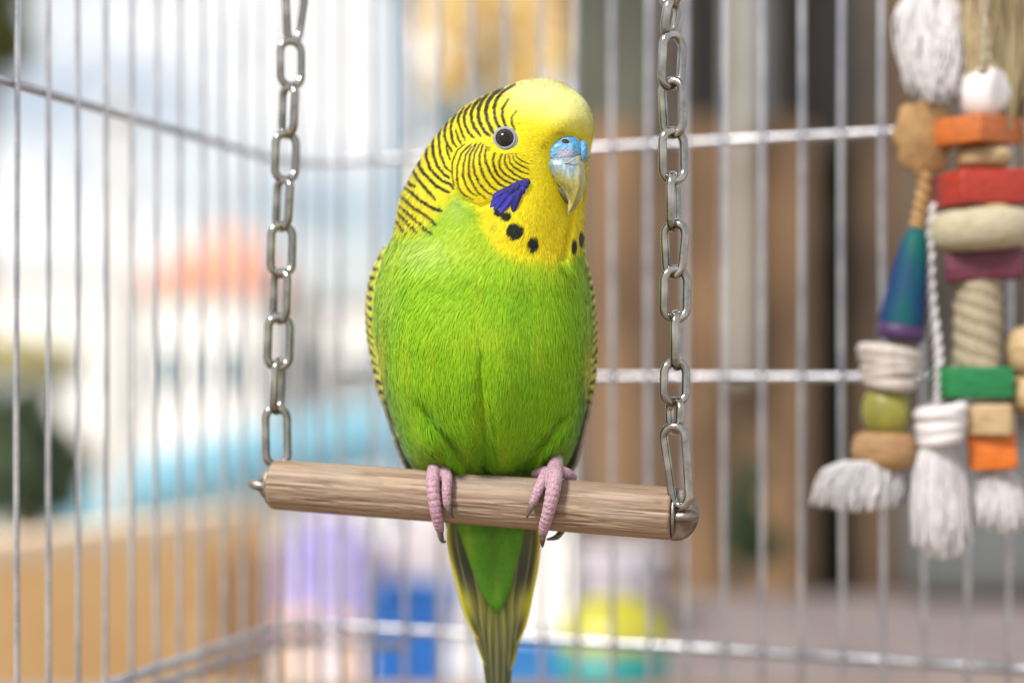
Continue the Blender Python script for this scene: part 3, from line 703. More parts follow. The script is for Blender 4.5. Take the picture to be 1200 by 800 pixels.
def foot(toes, claws, tarsus):
    V = []; Fc = []
    def addp(pts, rad, ringy=True):
        n = 150; S = smooth_path([toe_pt(*q) for q in pts], n); R = np.interp(np.linspace(0, 1, n), np.linspace(0, 1, len(rad)), rad)
        if ringy: R = R*.93*(1+.13*(np.sqrt(np.abs(np.sin(np.linspace(0, 1, n)*len(pts)*8.5)))-.75))
        v, f = tube(S, list(R*U), 14); b = len(V); V.extend(v); Fc.extend([tuple(i+b for i in q) for q in f])
        for q, r_ in ((S[0], R[0]), (S[-1], R[-1])):
            v, f = sphere(q, r_*U*.97, 14, 8); b = len(V); V.extend(v); Fc.extend([tuple(i+b for i in q) for q in f])
    for pts, rad in toes: addp(pts, rad)
    addp(tarsus[0], tarsus[1], False)
    ft = remeshed(V, Fc, .00017, 'foot', M_foot, bird, 2)
    for pts, rad in claws:
        S = smooth_path([toe_pt(*q) for q in pts], 24); R = np.interp(np.linspace(0, 1, 24), np.linspace(0, 1, len(rad)), rad)
        v, f = tube(S, list(R*U), 10); ob('claw', mk(v, f, M_claw), ft)
foot([([(511,547,-8),(508,556,-28),(508,575,-37),(511,598,-37),(514,614,-30),(516,621,-24)], [9.5,9,8.6,7.8,6.8,5.2]),
      ([(520,550,-12),(524,560,-30),(523.5,575,-37),(524,588,-37),(525,593,-36)], [8,7,6.3,5.4,4.6]),
      ([(506,548,0),(500,552,12),(497,562,26)], [8,7,6])],
     [([(515.5,620,-26),(516.5,628,-23),(519,634,-18),(522.5,634,-13)], [4.6,3.6,2.4,.7]), ([(525,591,-38),(527.5,599,-39),(531,607,-36)], [4.2,3.2,.6])],
     ([(512,547,-4),(517,540,8),(520,534,22)], [9,8,7]))
foot([([(650,550,-10),(650,560,-30),(647.5,578,-38),(642.5,600,-38),(638,616,-33),(636.5,625,-27)], [9.5,9.6,9.2,8,7,5.2]),
      ([(641,554,-14),(635,565,-31),(629,578,-37),(624,590,-38)], [8,7.2,6.4,5]),
      ([(655,552,2),(664,555,10),(671,559,22)], [8,7.5,6]), ([(640,552,-2),(628,555,10)], [7,6])],
     [([(636.7,624,-29),(635.8,633,-26),(635.8,641,-20)], [4.4,3.4,.7]), ([(624.5,589,-39),(621,597,-40),(617,607,-37)], [4.2,3.2,.6]),
      ([(658,622,24),(652,629,14),(641,632,8)], [4,3.4,1.2])],
     ([(650,548,-4),(652,541,8),(652,536,24)], [9.5,8,7]))

# ------------------------------------------------------------------ the cage
cage = thing('bird_cage', 'grey welded wire bird cage with upright bars round the swing', 'bird cage', Vector((.02, .42, CZ-.13)))
uL = Vector((.332, .943, 0)).normalized(); uB = Vector((.943, -.332, 0)).normalized()
S_ = .0130
w0 = Vector(((20-600)/F*.380, .380, 0)); corner = w0+uL*(11.8*S_)
ZT, ZB = CZ+.19, CZ-.128
def wire_at(p, i, thick=.00080):
    """an upright wire with the slight bends of hand-welded mesh"""
    rr = random.Random(i*13+5); n = 16; a, b, ph = rr.uniform(-.0005, .0005), rr.uniform(-.0004, .0004), rr.uniform(0, 6)
    pts = []
    for k in range(n):
        z = ZB+(ZT-ZB)*k/(n-1); pts.append(p+Vector((a*math.sin(z*23+ph), b*math.cos(z*19+ph), z)))
    v, f = tube(pts, thick, 8); ob('wire', mk(v, f, M_cage), cage)
RC = .016
def rounded_path(z, off):
    """left wall, rounded corner, back wall"""
    a = w0-uL*(9*S_); pts = []
    inw = Vector((uL.y, -uL.x, 0)); o = -inw*off; ob_ = Vector((-uB.y, uB.x, 0)); ob_ = ob_ if ob_.y > 0 else -ob_; o2 = ob_*off
    for k in range(12): pts.append(a.lerp(corner-uL*RC, k/11)+o)
    c0 = corner-uL*RC+uB*RC
    for k in range(1, 8):
        t = PI/2*k/8; pts.append(c0-uB*(RC+off)*math.cos(t)+uL*(RC+off)*math.sin(t))
    e = corner+uB*.37
    for k in range(14): pts.append((corner+uB*RC).lerp(e, k/13)+o2)
    return [p+Vector((0, 0, z)) for p in pts]
i = 0
for k in range(-8, 11): wire_at(w0+uL*(k*S_)+Vector((0, 0, 0)), i); i += 1
c0 = corner-uL*RC+uB*RC
for t in (.35, .8, 1.25): wire_at(c0-uB*RC*math.cos(t)+uL*RC*math.sin(t), i); i += 1
k = 0
while .0187+k*.0126 < .365: wire_at(corner+uB*(.0187+k*.0126), i, .00092); i += 1; k += 1
def rail(z, r, off=.0020, sel=None):
    p = rounded_path(z, off); p = p if sel is None else p[sel]
    v, f = tube(p, r, 10); return ob('crossbar', mk(v, f, M_cage), cage)
rail(CZ+.0770, .00135); rail(CZ-.0005, .00135, sel=slice(19, None)); rail(CZ-.0900, .00165); rail(CZ-.0962, .00165, .004, sel=slice(0, 21))
rail(CZ+.1895, .0018)
rail(CZ-.1275, .0018)

# the stand under the cage (below the frame)
st = thing('cage_stand', 'small wooden table carrying the bird cage', 'table', Vector((.05, .34, 0)))
MB().add(*box((.05, .34, CZ-.143), (.62, .56, .025))).build('tabletop', mat('stand_wood', (.30, .21, .14), .6, noise=(6, (.22, .15, .10), 5, (1, 8, 1))), st, bevel=.003)
Mst = bpy.data.materials['stand_wood']
for sx in (-1, 1):
    for sy in (-1, 1): MB().add(*box((.05+sx*.27, .34+sy*.24, (CZ-.156)/2), (.04, .04, CZ-.156))).build('leg', Mst, st)

# ------------------------------------------------------------------ the toys hanging in the cage
TD = .420
def tp(px, py, off=0): return P(px, py, TD+off)
def tpx(v): return v/F*TD
def block(parent, px, py, w, h, dep, col, name='wood_block', yaw=0, roll=0, off=0, mt=None):
    m = mt or mat(name+'_paint', col, .5, noise=(220, tuple(q*.72 for q in col), 4, (1, 1, 3)), bump=(700, .5))
    R = Euler((0, math.radians(roll), math.radians(yaw))).to_matrix()
    mb = MB().add(*box(tp(px, py, off), (tpx(w), tpx(dep), tpx(h)), R)); return mb.build(name, m, parent, bevel=tpx(3))
def bead(parent, px, py, rx, h, mt, name='bead', ex=1.0, off=0, n=12, roll=0):
    prof = []
    for k in range(n+1):
        t = -PI/2+PI*k/n; prof.append((max(.02, abs(math.cos(t))**ex)*tpx(rx), math.sin(t)*tpx(h/2)))
    v, f = lathe(prof, 28); c = tp(px, py, off); R = Matrix.Rotation(math.radians(roll), 3, 'Y')
    return MB().add([c+R @ Vector(p) for p in v], f).build(name, mt, parent)
def rope(parent, pts, r, mt, name='rope', strands=3, turns=5, off=0):
    n = 70; S = smooth_path([tp(x, y, off) for x, y in pts], n); mb = MB()
    for k in range(strands):
        path = []
        for i in range(n):
            a = 2*PI*(turns*i/(n-1)+k/strands); path.append(Vector(S[i])+Vector((math.cos(a), math.sin(a), 0))*tpx(r*.5))
        mb.add(*tube(path, tpx(r*.56), 8))
    return mb.build(name, mt, parent)
def tassel(parent, x, y, w0_, x1, y1, w1, n, mt, name='tassel', off=0, wig=3.0, th=1.5):
    """frayed cotton strands fanning out from a tie"""
    rr = random.Random(int(x*7+y)); mb = MB()
    for k in range(n):
        a = rr.uniform(0, 2*PI); q = math.sqrt(rr.random()); e = rr.uniform(.78, 1.04)
        cx, cy = q*math.cos(a), q*math.sin(a)
        p0 = tp(x+cx*w0_, y, off+tpx(cy*w0_)); ex_ = x+(x1-x)*e+cx*w1*e; ey = y+(y1-y)*e-abs(cx)**2*.16*(y1-y)
        p3 = tp(ex_, ey, off+tpx(cy*w1*.8))
        m1 = p0.lerp(p3, .35)+Vector((tpx(cx*w1*.22+rr.uniform(-wig, wig)), 0, tpx(rr.uniform(-1, 4)))); m2 = p0.lerp(p3, .7)+Vector((tpx(cx*w1*.12+rr.uniform(-wig, wig)), 0, tpx(rr.uniform(-1, 3))))
        S = smooth_path([p0, m1, m2, p3], 8)
        mb.add(*tube(S, [tpx(th)]*6+[tpx(th*.8), tpx(th*.4)], 4, caps=False))
    return mb.build(name, mt, parent, kind='stuff')
def knot(parent, px, py, rx, ry, mt, name='rope_knot', off=0):
    mb = MB(); rr = random.Random(int(px))
    for k in range(5):
        ph = rr.uniform(0, 6); path = []
        for i in range(26):
            a = 2*PI*i/26; path.append(tp(px+rx*.68*math.cos(a)*(1-.05*k), py+ry*.55*(math.sin(a*1+ph)*.35)+(k-2)*ry*.30, off)+Vector((0, tpx(rx*.68*math.sin(a)), 0)))
        mb.add(*tube(path, tpx(ry*.36), 8, closed=True))
    return mb.build(name, mt, parent)
Mcot = mat('white_cotton', (.58, .56, .58), .9, noise=(60, (.46, .43, .44), 3))
Msis = mat('sisal', (.36, .31, .22), .9, noise=(900, (.22, .18, .12), 3, (1, 1, 3)))
Mtan = mat('tan_leather', (.34, .20, .08), .75, noise=(160, (.25, .14, .055), 4), bump=(500, .6))
Mnat = mat('natural_wood', (.42, .31, .17), .6, noise=(160, (.30, .20, .10), 4, (1, 1, 4)), bump=(500, .4))
Mstraw = mat('straw', (.42, .34, .20), .9, noise=(90, (.27, .20, .11), 4))
t1 = thing('bird_toy', 'hanging bird toy of stacked orange, red, magenta and green wooden blocks on sisal', 'bird toy', tp(1150, 85), 'hanging toys at the right of the cage')
Megg = mat('white_felt', (.60, .58, .59), .85, noise=(200, (.66, .64, .66), 3))
bead(t1, 1154, 110, 31, 74, Megg, 'felt_egg', .95)
block(t1, 1146, 155, 84, 32, 66, (.46, .12, .02), yaw=38, roll=-3)
bead(t1, 1152, 186, 33, 30, Mnat, 'bead', .5)
block(t1, 1150, 222, 92, 40, 70, (.36, .025, .01), yaw=14, roll=-2)
bead(t1, 1150, 246, 36, 16, Mnat, 'bead', .5)
bead(t1, 1150, 271, 62, 50, mat('coiled_rope', (.42, .38, .27), .9, noise=(300, (.33, .28, .19), 3, (1, 1, 4)), bump=(600, .7, (1, 1, 4))), 'rope_disc', .28, roll=-2)
block(t1, 1153, 312, 86, 34, 62, (.10, .007, .030), yaw=-18, roll=-3)
rope(t1, [(1146, 325), (1146, 375), (1145, 432)], 27, Msis, 'sisal_rope', 3, 2.2)
block(t1, 1138, 448, 78, 36, 60, (.005, .19, .055), yaw=8)
block(t1, 1148, 491, 76, 36, 60, (.48, .35, .19), yaw=-24, mt=Mnat)
block(t1, 1162, 528, 54, 42, 50, (.60, .14, .006), yaw=-16, roll=-4)
tassel(t1, 1168, 548, 10, 1176, 622, 40, 700, Mcot, th=.9)
rope(t1, [(1152, 84), (1154, 40), (1152, -60), (1148, -240)], 6, Msis, 'hanging_rope', 3, 20, off=-.014)
t2 = thing('bird_toy', 'hanging bird toy of tan leather star, blue-green bell, olive bead and white frayed tassel', 'bird toy', tp(1075, 100), 'hanging toys at the right of the cage')
# scalloped leather disc
mb = MB(); n = 48; c = tp(1083, 162); v = []
for yy, s_ in ((-4, .96), (-2.5, 1), (2.5, 1), (4, .96)):
    for k in range(n):
        a = 2*PI*k/n; r_ = (43+3.2*math.cos(8*a+.4)+1.5*math.sin(3*a))*s_; v.append(c+Vector((tpx(r_*math.cos(a)*.86), tpx(yy+6*math.cos(a)), tpx(r_*math.sin(a)*1.06))))
f = [tuple(range(n)), tuple(3*n+n-1-k for k in range(n))]+[(j*n+k, (j+1)*n+k, (j+1)*n+(k+1) % n, j*n+(k+1) % n) for j in range(3) for k in range(n)]
mb.add(v, f).build('leather_disc', Mtan, t2)
rope(t2, [(1086, 205), (1080, 240), (1074, 268)], 9, Mtan, 'leather_cord', 2, 3)
Mbell = mat('iridescent_blue_green', (.006, .016, .12), .6, noise=(60, (.0, .095, .055), 2, (1, 1, .5)), spec=.2)
mb = MB(); v, f = lathe([(tpx(r_), tpx(z_)) for r_, z_ in ((3, 66), (10, 64), (15, 50), (19, 25), (22, 0), (25, -25), (27, -48), (26, -60), (18, -66), (2, -66))], 28)
c = tp(1064, 332); R = Matrix.Rotation(math.radians(9), 3, 'Y'); mb.add([c+R @ Vector(p) for p in v], f).build('bell_tube', Mbell, t2)
mb = MB(); v, f = lathe([(tpx(27), tpx(-50)), (tpx(28), tpx(-56)), (tpx(28), tpx(-62)), (tpx(27), tpx(-67))], 28); mb.add([c+R @ Vector(p) for p in v], f).build('bell_rim', mat('violet_band', (.04, .012, .07), .5), t2)
knot(t2, 1042, 430, 42, 26, mat('grey_cotton_rope', (.46, .42, .39), .9, noise=(300, (.34, .30, .27), 3)))
bead(t2, 1038, 482, 28, 60, mat('olive_bead', (.24, .23, .035), .45, noise=(120, (.17, .16, .025), 3)), 'bead', .6)
bead(t2, 1036, 528, 38, 46, mat('tan_wood', (.34, .20, .09), .6, noise=(140, (.24, .13, .055), 4, (1, 1, 4)), bump=(400, .4)), 'wood_disc', .3)
tassel(t2, 1018, 540, 30, 1006, 598, 58, 1100, Mcot, th=.9)
knot(t2, 1102, 497, 34, 26, Mcot, 'cotton_knot', off=-.004)
tassel(t2, 1098, 520, 16, 1104, 652, 36, 1000, Mcot, off=-.004, th=.9)
rope(t2, [(1098, 480), (1100, 420), (1090, 330), (1092, 240)], 6, Mcot, 'cotton_cord', 2, 9)
# white fluff and straw bundle above
tassel(t2, 1092, -20, 16, 1100, 116, 46, 1000, Mcot, 'cotton_fluff', off=.004, wig=14, th=1.5)
rope(t2, [(1090, 118), (1090, 40), (1092, -60), (1100, -240)], 8, Mcot, 'hanging_cord', 3, 16)
t3 = thing('bird_toy', 'bundle of dry straw strands hanging behind the stacked block toy', 'bird toy', tp(1170, 60, .003), 'hanging toys at the right of the cage')
tassel(t3, 1166, -70, 22, 1166, 150, 46, 500, Mstraw, 'straw_strands', off=.003, wig=9, th=2.2)
rope(t3, [(1168, -50), (1166, -150), (1160, -240)], 10, Msis, 'hanging_rope', 3, 10, off=.003)
t4 = thing('bird_toy', 'pale yellow wooden bead toy cut by the right edge of the picture', 'bird toy', tp(1206, 430), 'hanging toys at the right of the cage')
bead(t4, 1206, 412, 28, 60, Mnat, 'bead', .6, off=.0); bead(t4, 1208, 462, 27, 46, Mnat, 'bead', .6, off=.0)
rope(t4, [(1206, 386), (1206, 200), (1204, -240)], 5, Msis, 'cord', 2, 16, off=.0)

# ------------------------------------------------------------------ setting behind the cage (all far out of focus)
def slab(name, px0, px1, py0, py1, d, thick, mt, parent=None, yaw=0, bevel=0, kind=None, smooth=False):
    a = P(px0, py0, d); b = P(px1, py1, d); c = (a+b)/2; c.y += thick/2
    R = Matrix.Rotation(math.radians(yaw), 3, 'Z')
    return MB().add(*box(c, (abs(b.x-a.x), thick, abs(a.z-b.z)), R)).build(name, mt, parent, smooth=bool(bevel), bevel=bevel, kind=kind)
v = [(-900, -60, 0), (900, -60, 0), (900, 2400, 0), (-900, 2400, 0)]
MB().add(v, [(0, 1, 2, 3)]).build('ground', mat('pale_paving', (.50, .47, .43), .85, noise=(.8, (.40, .38, .35), 5)), kind='structure', smooth=False)
# distant hills
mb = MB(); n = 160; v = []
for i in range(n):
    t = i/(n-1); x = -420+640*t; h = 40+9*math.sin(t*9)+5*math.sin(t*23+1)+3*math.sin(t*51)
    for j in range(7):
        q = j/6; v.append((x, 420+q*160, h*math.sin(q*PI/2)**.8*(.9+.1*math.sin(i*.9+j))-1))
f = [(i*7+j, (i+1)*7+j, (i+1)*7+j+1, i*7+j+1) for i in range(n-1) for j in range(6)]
mb.add(v, f).build('hills', mat('hazy_blue_hill', (.065, .20, .32), .95, noise=(.012, (.04, .30, .33), 4)), kind='structure')  # haze of distance is mixed into the hill colour
Mwh = mat('white_render', (.80, .79, .77), .8, noise=(.6, (.74, .72, .68), 4)); Mcr = mat('cream_render', (.90, .80, .68), .8, noise=(.5, (.88, .82, .74), 4))
Mrf = mat('orange_roof_tile', (.60, .17, .07), .8, noise=(.8, (.62, .42, .34), 3)); Mgl = mat('window_glass_dark', (.10, .16, .20), .1)
Mgr = mat('grey_roof', (.42, .44, .46), .8)
def house(label, px0, px1, py_eave, py_ridge, d, mw, mr, group=None, deep=6.):
    a = P(px0, py_eave, d); b = P(px1, py_eave, d); ez = a.z; rz = P(px0, py_ridge, d).z
    h = thing('house', label, 'house', Vector(((a.x+b.x)/2, d, 0)), group)
    MB().add(*box(((a.x+b.x)/2, d+deep/2, ez/2), (b.x-a.x, deep, ez))).build('wall', mw, h, smooth=False)
    o = .25; v = [(a.x-o, d-o, ez), (b.x+o, d-o, ez), (b.x+o, d+deep+o, ez), (a.x-o, d+deep+o, ez), (a.x+.8, d+deep/2, rz), (b.x-.8, d+deep/2, rz)]
    MB().add(v, [(0, 1, 5, 4), (1, 2, 5), (2, 3, 4, 5), (3, 0, 4), (3, 2, 1, 0)]).build('roof', mr, h, smooth=False)
    nW = max(2, int((b.x-a.x)/1.6))
    for k in range(nW):
        x = a.x+(k+.5)*(b.x-a.x)/nW
        for z in [q for q in (1.4, 4.1, 6.8) if q < ez-.6]:
            w = MB().add(*box((x, d-.02, z), (.7, .10, 1.0))).build('window', Mwh, h, smooth=False)
            MB().add(*box((x, d-.075, z), (.56, .02, .86))).build('pane', Mgl, w, smooth=False)
    return h
house('white house with an orange tiled roof seen left of the chain', 168, 302, 338, 246, 26, Mwh, Mrf, 'houses beyond the garden')
house('long low white house left of the orange roofed one', -130, 122, 322, 300, 34, Mwh, Mgr, 'houses beyond the garden')
house('white house right of the orange roofed one, low grey roof', 322, 470, 352, 330, 30, Mwh, Mgr, 'houses beyond the garden')
house('tall cream house rising straight behind the bird', 486, 640, -40, -190, 15, Mcr, Mgr, 'houses beyond the garden', 5.)
# low white garden wall with a blue dinghy on it
w = thing('garden_wall', 'low white rendered garden wall under the blue dinghy', 'wall', P(250, 440, 6.2)*1.0-Vector((0, 0, P(250, 440, 6.2).z)))
MB().add(*box((-1.15, 6.5, .36), (4.4, .5, .72))).build('wall_body', Mwh, w, smooth=False); MB().add(*box((-1.15, 6.5, .745), (4.5, .6, .05))).build('coping', Mwh, w, smooth=False)
bt = thing('dinghy', 'light blue inflatable dinghy lying on the white garden wall', 'boat', P(290, 590, 6.2))
path = [P(x, y, dd) for x, y, dd in ((70, 625, 6.0), (130, 596, 6.0), (215, 562, 6.1), (300, 538, 6.2), (380, 522, 6.3), (440, 512, 6.4), (505, 508, 6.6))]
S = smooth_path(path, 30); v, f = tube(S, [.02+.13*math.sin(PI*min(1, (i+2)/10)/2) for i in range(30)], 16)
MB().add(v, f).build('near_tube', mat('blue_pvc', (.13, .32, .43), .5, noise=(3, (.20, .40, .48), 3)), bt)
S2 = [Vector(p)+Vector((.05, .45, -.02)) for p in S]; v, f = tube(S2, [.02+.13*math.sin(PI*min(1, (i+2)/10)/2) for i in range(30)], 16)
MB().add(v, f).build('far_tube', mat('blue_pvc_deep', (.05, .24, .36), .4), bt)
mb = MB(); v = []; 
for p_, q_ in zip(S, S2): v += [Vector(p_)-Vector((0, 0, .06)), Vector(q_)-Vector((0, 0, .06)), Vector(p_)-Vector((0, 0, .13)), Vector(q_)-Vector((0, 0, .13))]
f = []
for i in range(29): a = 4*i; f += [(a, a+1, a+5, a+4), (a+2, a+6, a+7, a+3), (a, a+4, a+6, a+2), (a+1, a+3, a+7, a+5)]
mb.add(v, f).build('boat_floor', mat('blue_floor', (.10, .32, .45), .5), bt)
# posts
def post(name, label, px, w, py0, py1, d, mt, cat='post'):
    t = thing(name, label, cat, Vector(((px-600)/F*d, d, 0))); r = w/2/F*d; c = (px-600)/F*d; zt = P(px, py0, d).z
    MB().add([Vector(p)+Vector((c, d, 0)) for p in lathe([(r*1.5, 0), (r*1.5, .06), (r*1.02, .08), (r, .5), (r*.96, zt-.06)], 20)[0]], lathe([(1, 0)]*5, 20)[1]).build('shaft', mt, t)
    v, f = lathe([(r*1.3, zt-.06), (r*1.35, zt-.02), (r*.8, zt+.02), (r*.1, zt+.04)], 20); MB().add([Vector(p)+Vector((c, d, 0)) for p in v], f).build('cap', mt, t)
post('garden_post', 'pale grey round post in the garden behind the left cage wall', 137, 24, 118, 600, 4.0, mat('pale_grey_paint', (.50, .48, .45), .6))
post('patio_post', 'slate blue-grey post standing just left of the bird head', 467, 30, -60, 700, 2.3, mat('slate_blue_paint', (.13, .19, .25), .5))
# trees and shrubs: leaves on limbs
def leaf_cloud(centres, leaf, per, cols, name, parent, seed=1):
    rr = np.random.default_rng(seed); V = []; C = []; n = 0
    for (x, y, z, r) in centres:
        q = rr.normal(size=(per, 3)); q /= np.linalg.norm(q, axis=1)[:, None]; q *= (rr.random((per, 1))**.45)*r; c = q+np.array((x, y, z))
        a = rr.normal(size=(per, 3)); a /= np.linalg.norm(a, axis=1)[:, None]; b = np.cross(a, rr.normal(size=(per, 3))); b /= np.linalg.norm(b, axis=1)[:, None]
        L_ = leaf*rr.uniform(.6, 1.3, (per, 1)); V.append(np.stack([c-a*L_, c+b*L_*.4, c+a*L_, c-b*L_*.4], 1).reshape(-1, 3))
        cc = np.array(cols)[rr.integers(0, len(cols), per)]*rr.uniform(.75, 1.25, (per, 1)); C.append(np.repeat(cc, 4, 0)); n += per
    f = np.arange(n*4).reshape(-1, 4)
    return ob(name, mk(np.concatenate(V), f, M_leaf, False, np.concatenate(C)), parent, kind='stuff')
M_leaf = mat('leaf', (1, 1, 1), .6, attr=True)
Mbark = mat('bark', (.14, .10, .07), .9, noise=(8, (.09, .06, .04), 5), bump=(30, .6))
def tree(name, label, base, blobs, trunk_r, leaf, per, cols, cat='tree', seed=1):
    t = thing(name, label, cat, base); top = Vector((sum(b[0] for b in blobs)/len(blobs), sum(b[1] for b in blobs)/len(blobs), min(b[2] for b in blobs)))
    mb = MB(); S = smooth_path([base, base.lerp(top, .4)+Vector((.04, 0, 0)), base.lerp(top, .75), top], 12); mb.add(*tube(S, [trunk_r*(1-.5*i/11) for i in range(12)], 10))
    for b in blobs: mb.add(*tube(smooth_path([top.lerp(base, .25), top.lerp(Vector(b[:3]), .5)+Vector((0, 0, .02)), Vector(b[:3])], 8), [trunk_r*(.45-.05*i) for i in range(8)], 6))
    mb.build('trunk', Mbark, t); leaf_cloud(blobs, leaf, per, cols, 'crown', t, seed)
    return t
rr = random.Random(3)
blobs = []
for x, y, r in ((520, 20, 34), (548, 66, 30), (575, 10, 40), (600, 50, 36), (632, 18, 34), (640, 70, 26), (560, -40, 44), (620, -50, 50), (525, 96, 22), (610, 96, 22)):
    q = P(x, y, 9+rr.uniform(-.5, .5)); blobs.append((q.x, q.y, q.z, r/F*9))
tree('autumn_tree', 'tree with yellow and orange leaves above the bird head', Vector((-.05, 9.2, 0)), blobs, .03, .06, 140, [(.90, .62, .20), (.88, .72, .25), (.90, .52, .25), (.75, .66, .22)], seed=4)
blobs = []
for x, y, r in ((-40, 20, 60), (0, 40, 34), (-10, -30, 50), (12, 60, 22), (-60, 80, 60)):
    q = P(x, y, 11); blobs.append((q.x, q.y, q.z, r/F*11))
tree('olive_tree', 'dark olive-green tree cut off at the top left corner', Vector((-4.3, 11.2, 0)), blobs, .12, .09, 700, [(.10, .12, .03), (.16, .16, .04), (.07, .09, .03)], seed=5)
blobs = []
for x, y, r in ((-10, 500, 42), (30, 480, 30), (55, 520, 34), (20, 560, 46), (70, 575, 30), (-30, 570, 50), (85, 545, 20)):
    q = P(x, y, 3.2+rr.uniform(-.2, .2)); blobs.append((q.x, q.y, q.z, r/F*3.2))
tree('garden_bush', 'dark green bush above the wooden cabinet at the left edge', Vector((-1.05, 3.3, 0)), blobs, .03, .022, 700, [(.06, .10, .045), (.11, .15, .07), (.04, .07, .035)], 'bush', seed=6)
blobs = []
for x, y, r in ((8, 420, 22), (34, 415, 20), (58, 428, 18), (80, 415, 10)):
    q = P(x, y, 3.6); blobs.append((q.x, q.y, q.z, r/F*3.6))
tree('flowering_shrub', 'shrub with yellow flowers showing over the dark green bush', Vector((-1.2, 3.75, 0)), blobs, .02, .018, 500, [(.62, .50, .10), (.70, .62, .25), (.35, .34, .10)], 'bush', seed=7)
# pale wooden cabinet at lower left
cab = thing('wooden_cabinet', 'pale wooden cabinet with a flat top behind the left cage wall', 'cabinet', Vector((-.36, 1.2, 0)))
Mbox = mat('pale_plywood', (.82, .53, .26), .6, noise=(5, (.74, .44, .18), 5, (1, 1, 5))); Mbox2 = mat('plywood_edge', (.74, .56, .38), .5); Mend = mat('plywood_end', (.52, .29, .13), .6, noise=(6, (.44, .24, .10), 4, (1, 1, 4)))
A0 = P(-160, 600, .92); B0 = P(248, 600, 1.22); C0_ = P(322, 600, 1.36); ztop = CZ-.117
def prism(pts, z0, z1):
    n = len(pts); v = [(p[0], p[1], z0) for p in pts]+[(p[0], p[1], z1) for p in pts]
    return v, [tuple(range(n-1, -1, -1)), tuple(range(n, 2*n))]+[(i, (i+1) % n, n+(i+1) % n, n+i) for i in range(n)]
a2, b2, c2 = (A0.x, A0.y), (B0.x, B0.y), (C0_.x, C0_.y); d2 = (a2[0]+c2[0]-b2[0], a2[1]+c2[1]-b2[1])
def inset(k):
    g = ((a2[0]+c2[0])/2, (a2[1]+c2[1])/2); return [(g[0]+(p[0]-g[0])*k, g[1]+(p[1]-g[1])*k) for p in (a2, b2, c2, d2)]
MB().add(*prism(inset(.985), 0, ztop-.018)).build('carcass', Mbox, cab, smooth=False); MB().add(*prism(inset(1.0), ztop-.018, ztop)).build('cabinet_top', Mbox2, cab, smooth=False)
e1, e2 = Vector((*b2, 0)), Vector((*c2, 0)); dr_ = (e2-e1); nn = Vector((dr_.y, -dr_.x, 0)).normalized()
mid = (e1+e2)/2; MB().add(*box(mid+nn*.001+Vector((0, 0, ztop/2-.02)), (dr_.length*.94, .008, ztop-.05), Matrix.Rotation(math.atan2(dr_.y, dr_.x), 3, 'Z'))).build('end_panel', Mend, cab, smooth=False)
# white garden table with things on it
gt = thing('garden_table', 'white garden table holding the blue crates and lavender bag', 'table', Vector((-.25, 1.72, 0)))
zt = CZ-.36; Mpl = mat('white_plastic', (.78, .74, .70), .4)
MB().add(*box((-.22, 1.70, zt-.015), (.78, .70, .03))).build('tabletop', Mpl, gt, bevel=.004)
for sx in (-.36, .36):
    for sy in (-.3, .3): MB().add(*box((-.22+sx*.95, 1.70+sy, (zt-.03)/2), (.045, .045, zt-.03))).build('leg', Mpl, gt, smooth=False)
def crate(label, px, w, d, h, mt, grp=None, dep=.14):
    c = P(px, 440, d); c.z = zt; t = thing('crate', label, 'crate', c, grp); ww = w/F*d; th = .006
    MB().add(*box((c.x, c.y, zt+th/2), (ww, dep, th))).build('crate_base', mt, t, smooth=False)
    for s_ in (-1, 1):
        MB().add(*box((c.x+s_*(ww/2-th/2), c.y, zt+h/2+th/2), (th, dep, h-th))).build('side_wall', mt, t, smooth=False)
        MB().add(*box((c.x, c.y+s_*(dep/2-th/2), zt+h/2+th/2), (ww-2*th, th, h-th))).build('end_wall', mt, t, smooth=False)
    rim = MB()
    for s_ in (-1, 1):
        rim.add(*box((c.x+s_*ww/2, c.y, zt+h+.004), (.012, dep+.012, .01))); rim.add(*box((c.x, c.y+s_*dep/2, zt+h+.0045), (ww-.012, .012, .01)))
    rim.build('rim', mt, t, smooth=False)
Mblu = mat('blue_plastic', (.008, .10, .36), .35); Mblu2 = mat('light_blue_plastic', (.03, .20, .50), .35)
crate('deep blue plastic crate standing left of the bird tail', 482, 86, 1.56, .122, Mblu, 'blue crates on the garden table')
crate('lower lighter blue plastic crate right behind the bird tail', 618, 86, 1.5, .068, Mblu2, 'blue crates on the garden table')
# lavender cloth bag
lb = thing('cloth_bag', 'soft lavender cloth bag standing at the far side of the white table', 'bag', P(382, 752, 1.95))
V = []; n = 40; m = 24; c = P(382, 440, 1.95)
for i in range(m):
    q = i/(m-1); z = zt+q*.172; wv = .066*(1-.12*q**2)*(.35+.65*min(1, (1-q)*5))
    for k in range(n):
        a = 2*PI*k/n; r_ = 1+.07*math.sin(a*7+q*2)+.05*math.sin(a*3-q*4); V.append((c.x+wv*r_*math.cos(a)+.012*q, c.y-.03+wv*.62*r_*math.sin(a), z))
Fc = [(i*n+k, i*n+(k+1) % n, (i+1)*n+(k+1) % n, (i+1)*n+k) for i in range(m-1) for k in range(n)]+[tuple(range(n-1, -1, -1)), tuple((m-1)*n+k for k in range(n))]
MB().add(V, Fc).build('bag_body', mat('lavender_cloth', (.40, .35, .56), .9, noise=(20, (.22, .18, .42), 3, (2.5, 1, .3)), bump=(60, .6)), lb)
for s_ in (-1, 1):
    S = smooth_path([(c.x+s_*.03, c.y-.04, zt+.165), (c.x+s_*.032+.005, c.y-.045, zt+.19), (c.x+.01, c.y-.045, zt+.2)], 10); MB().add(*tube(S, .006, 8)).build('handle', bpy.data.materials['lavender_cloth'], lb)
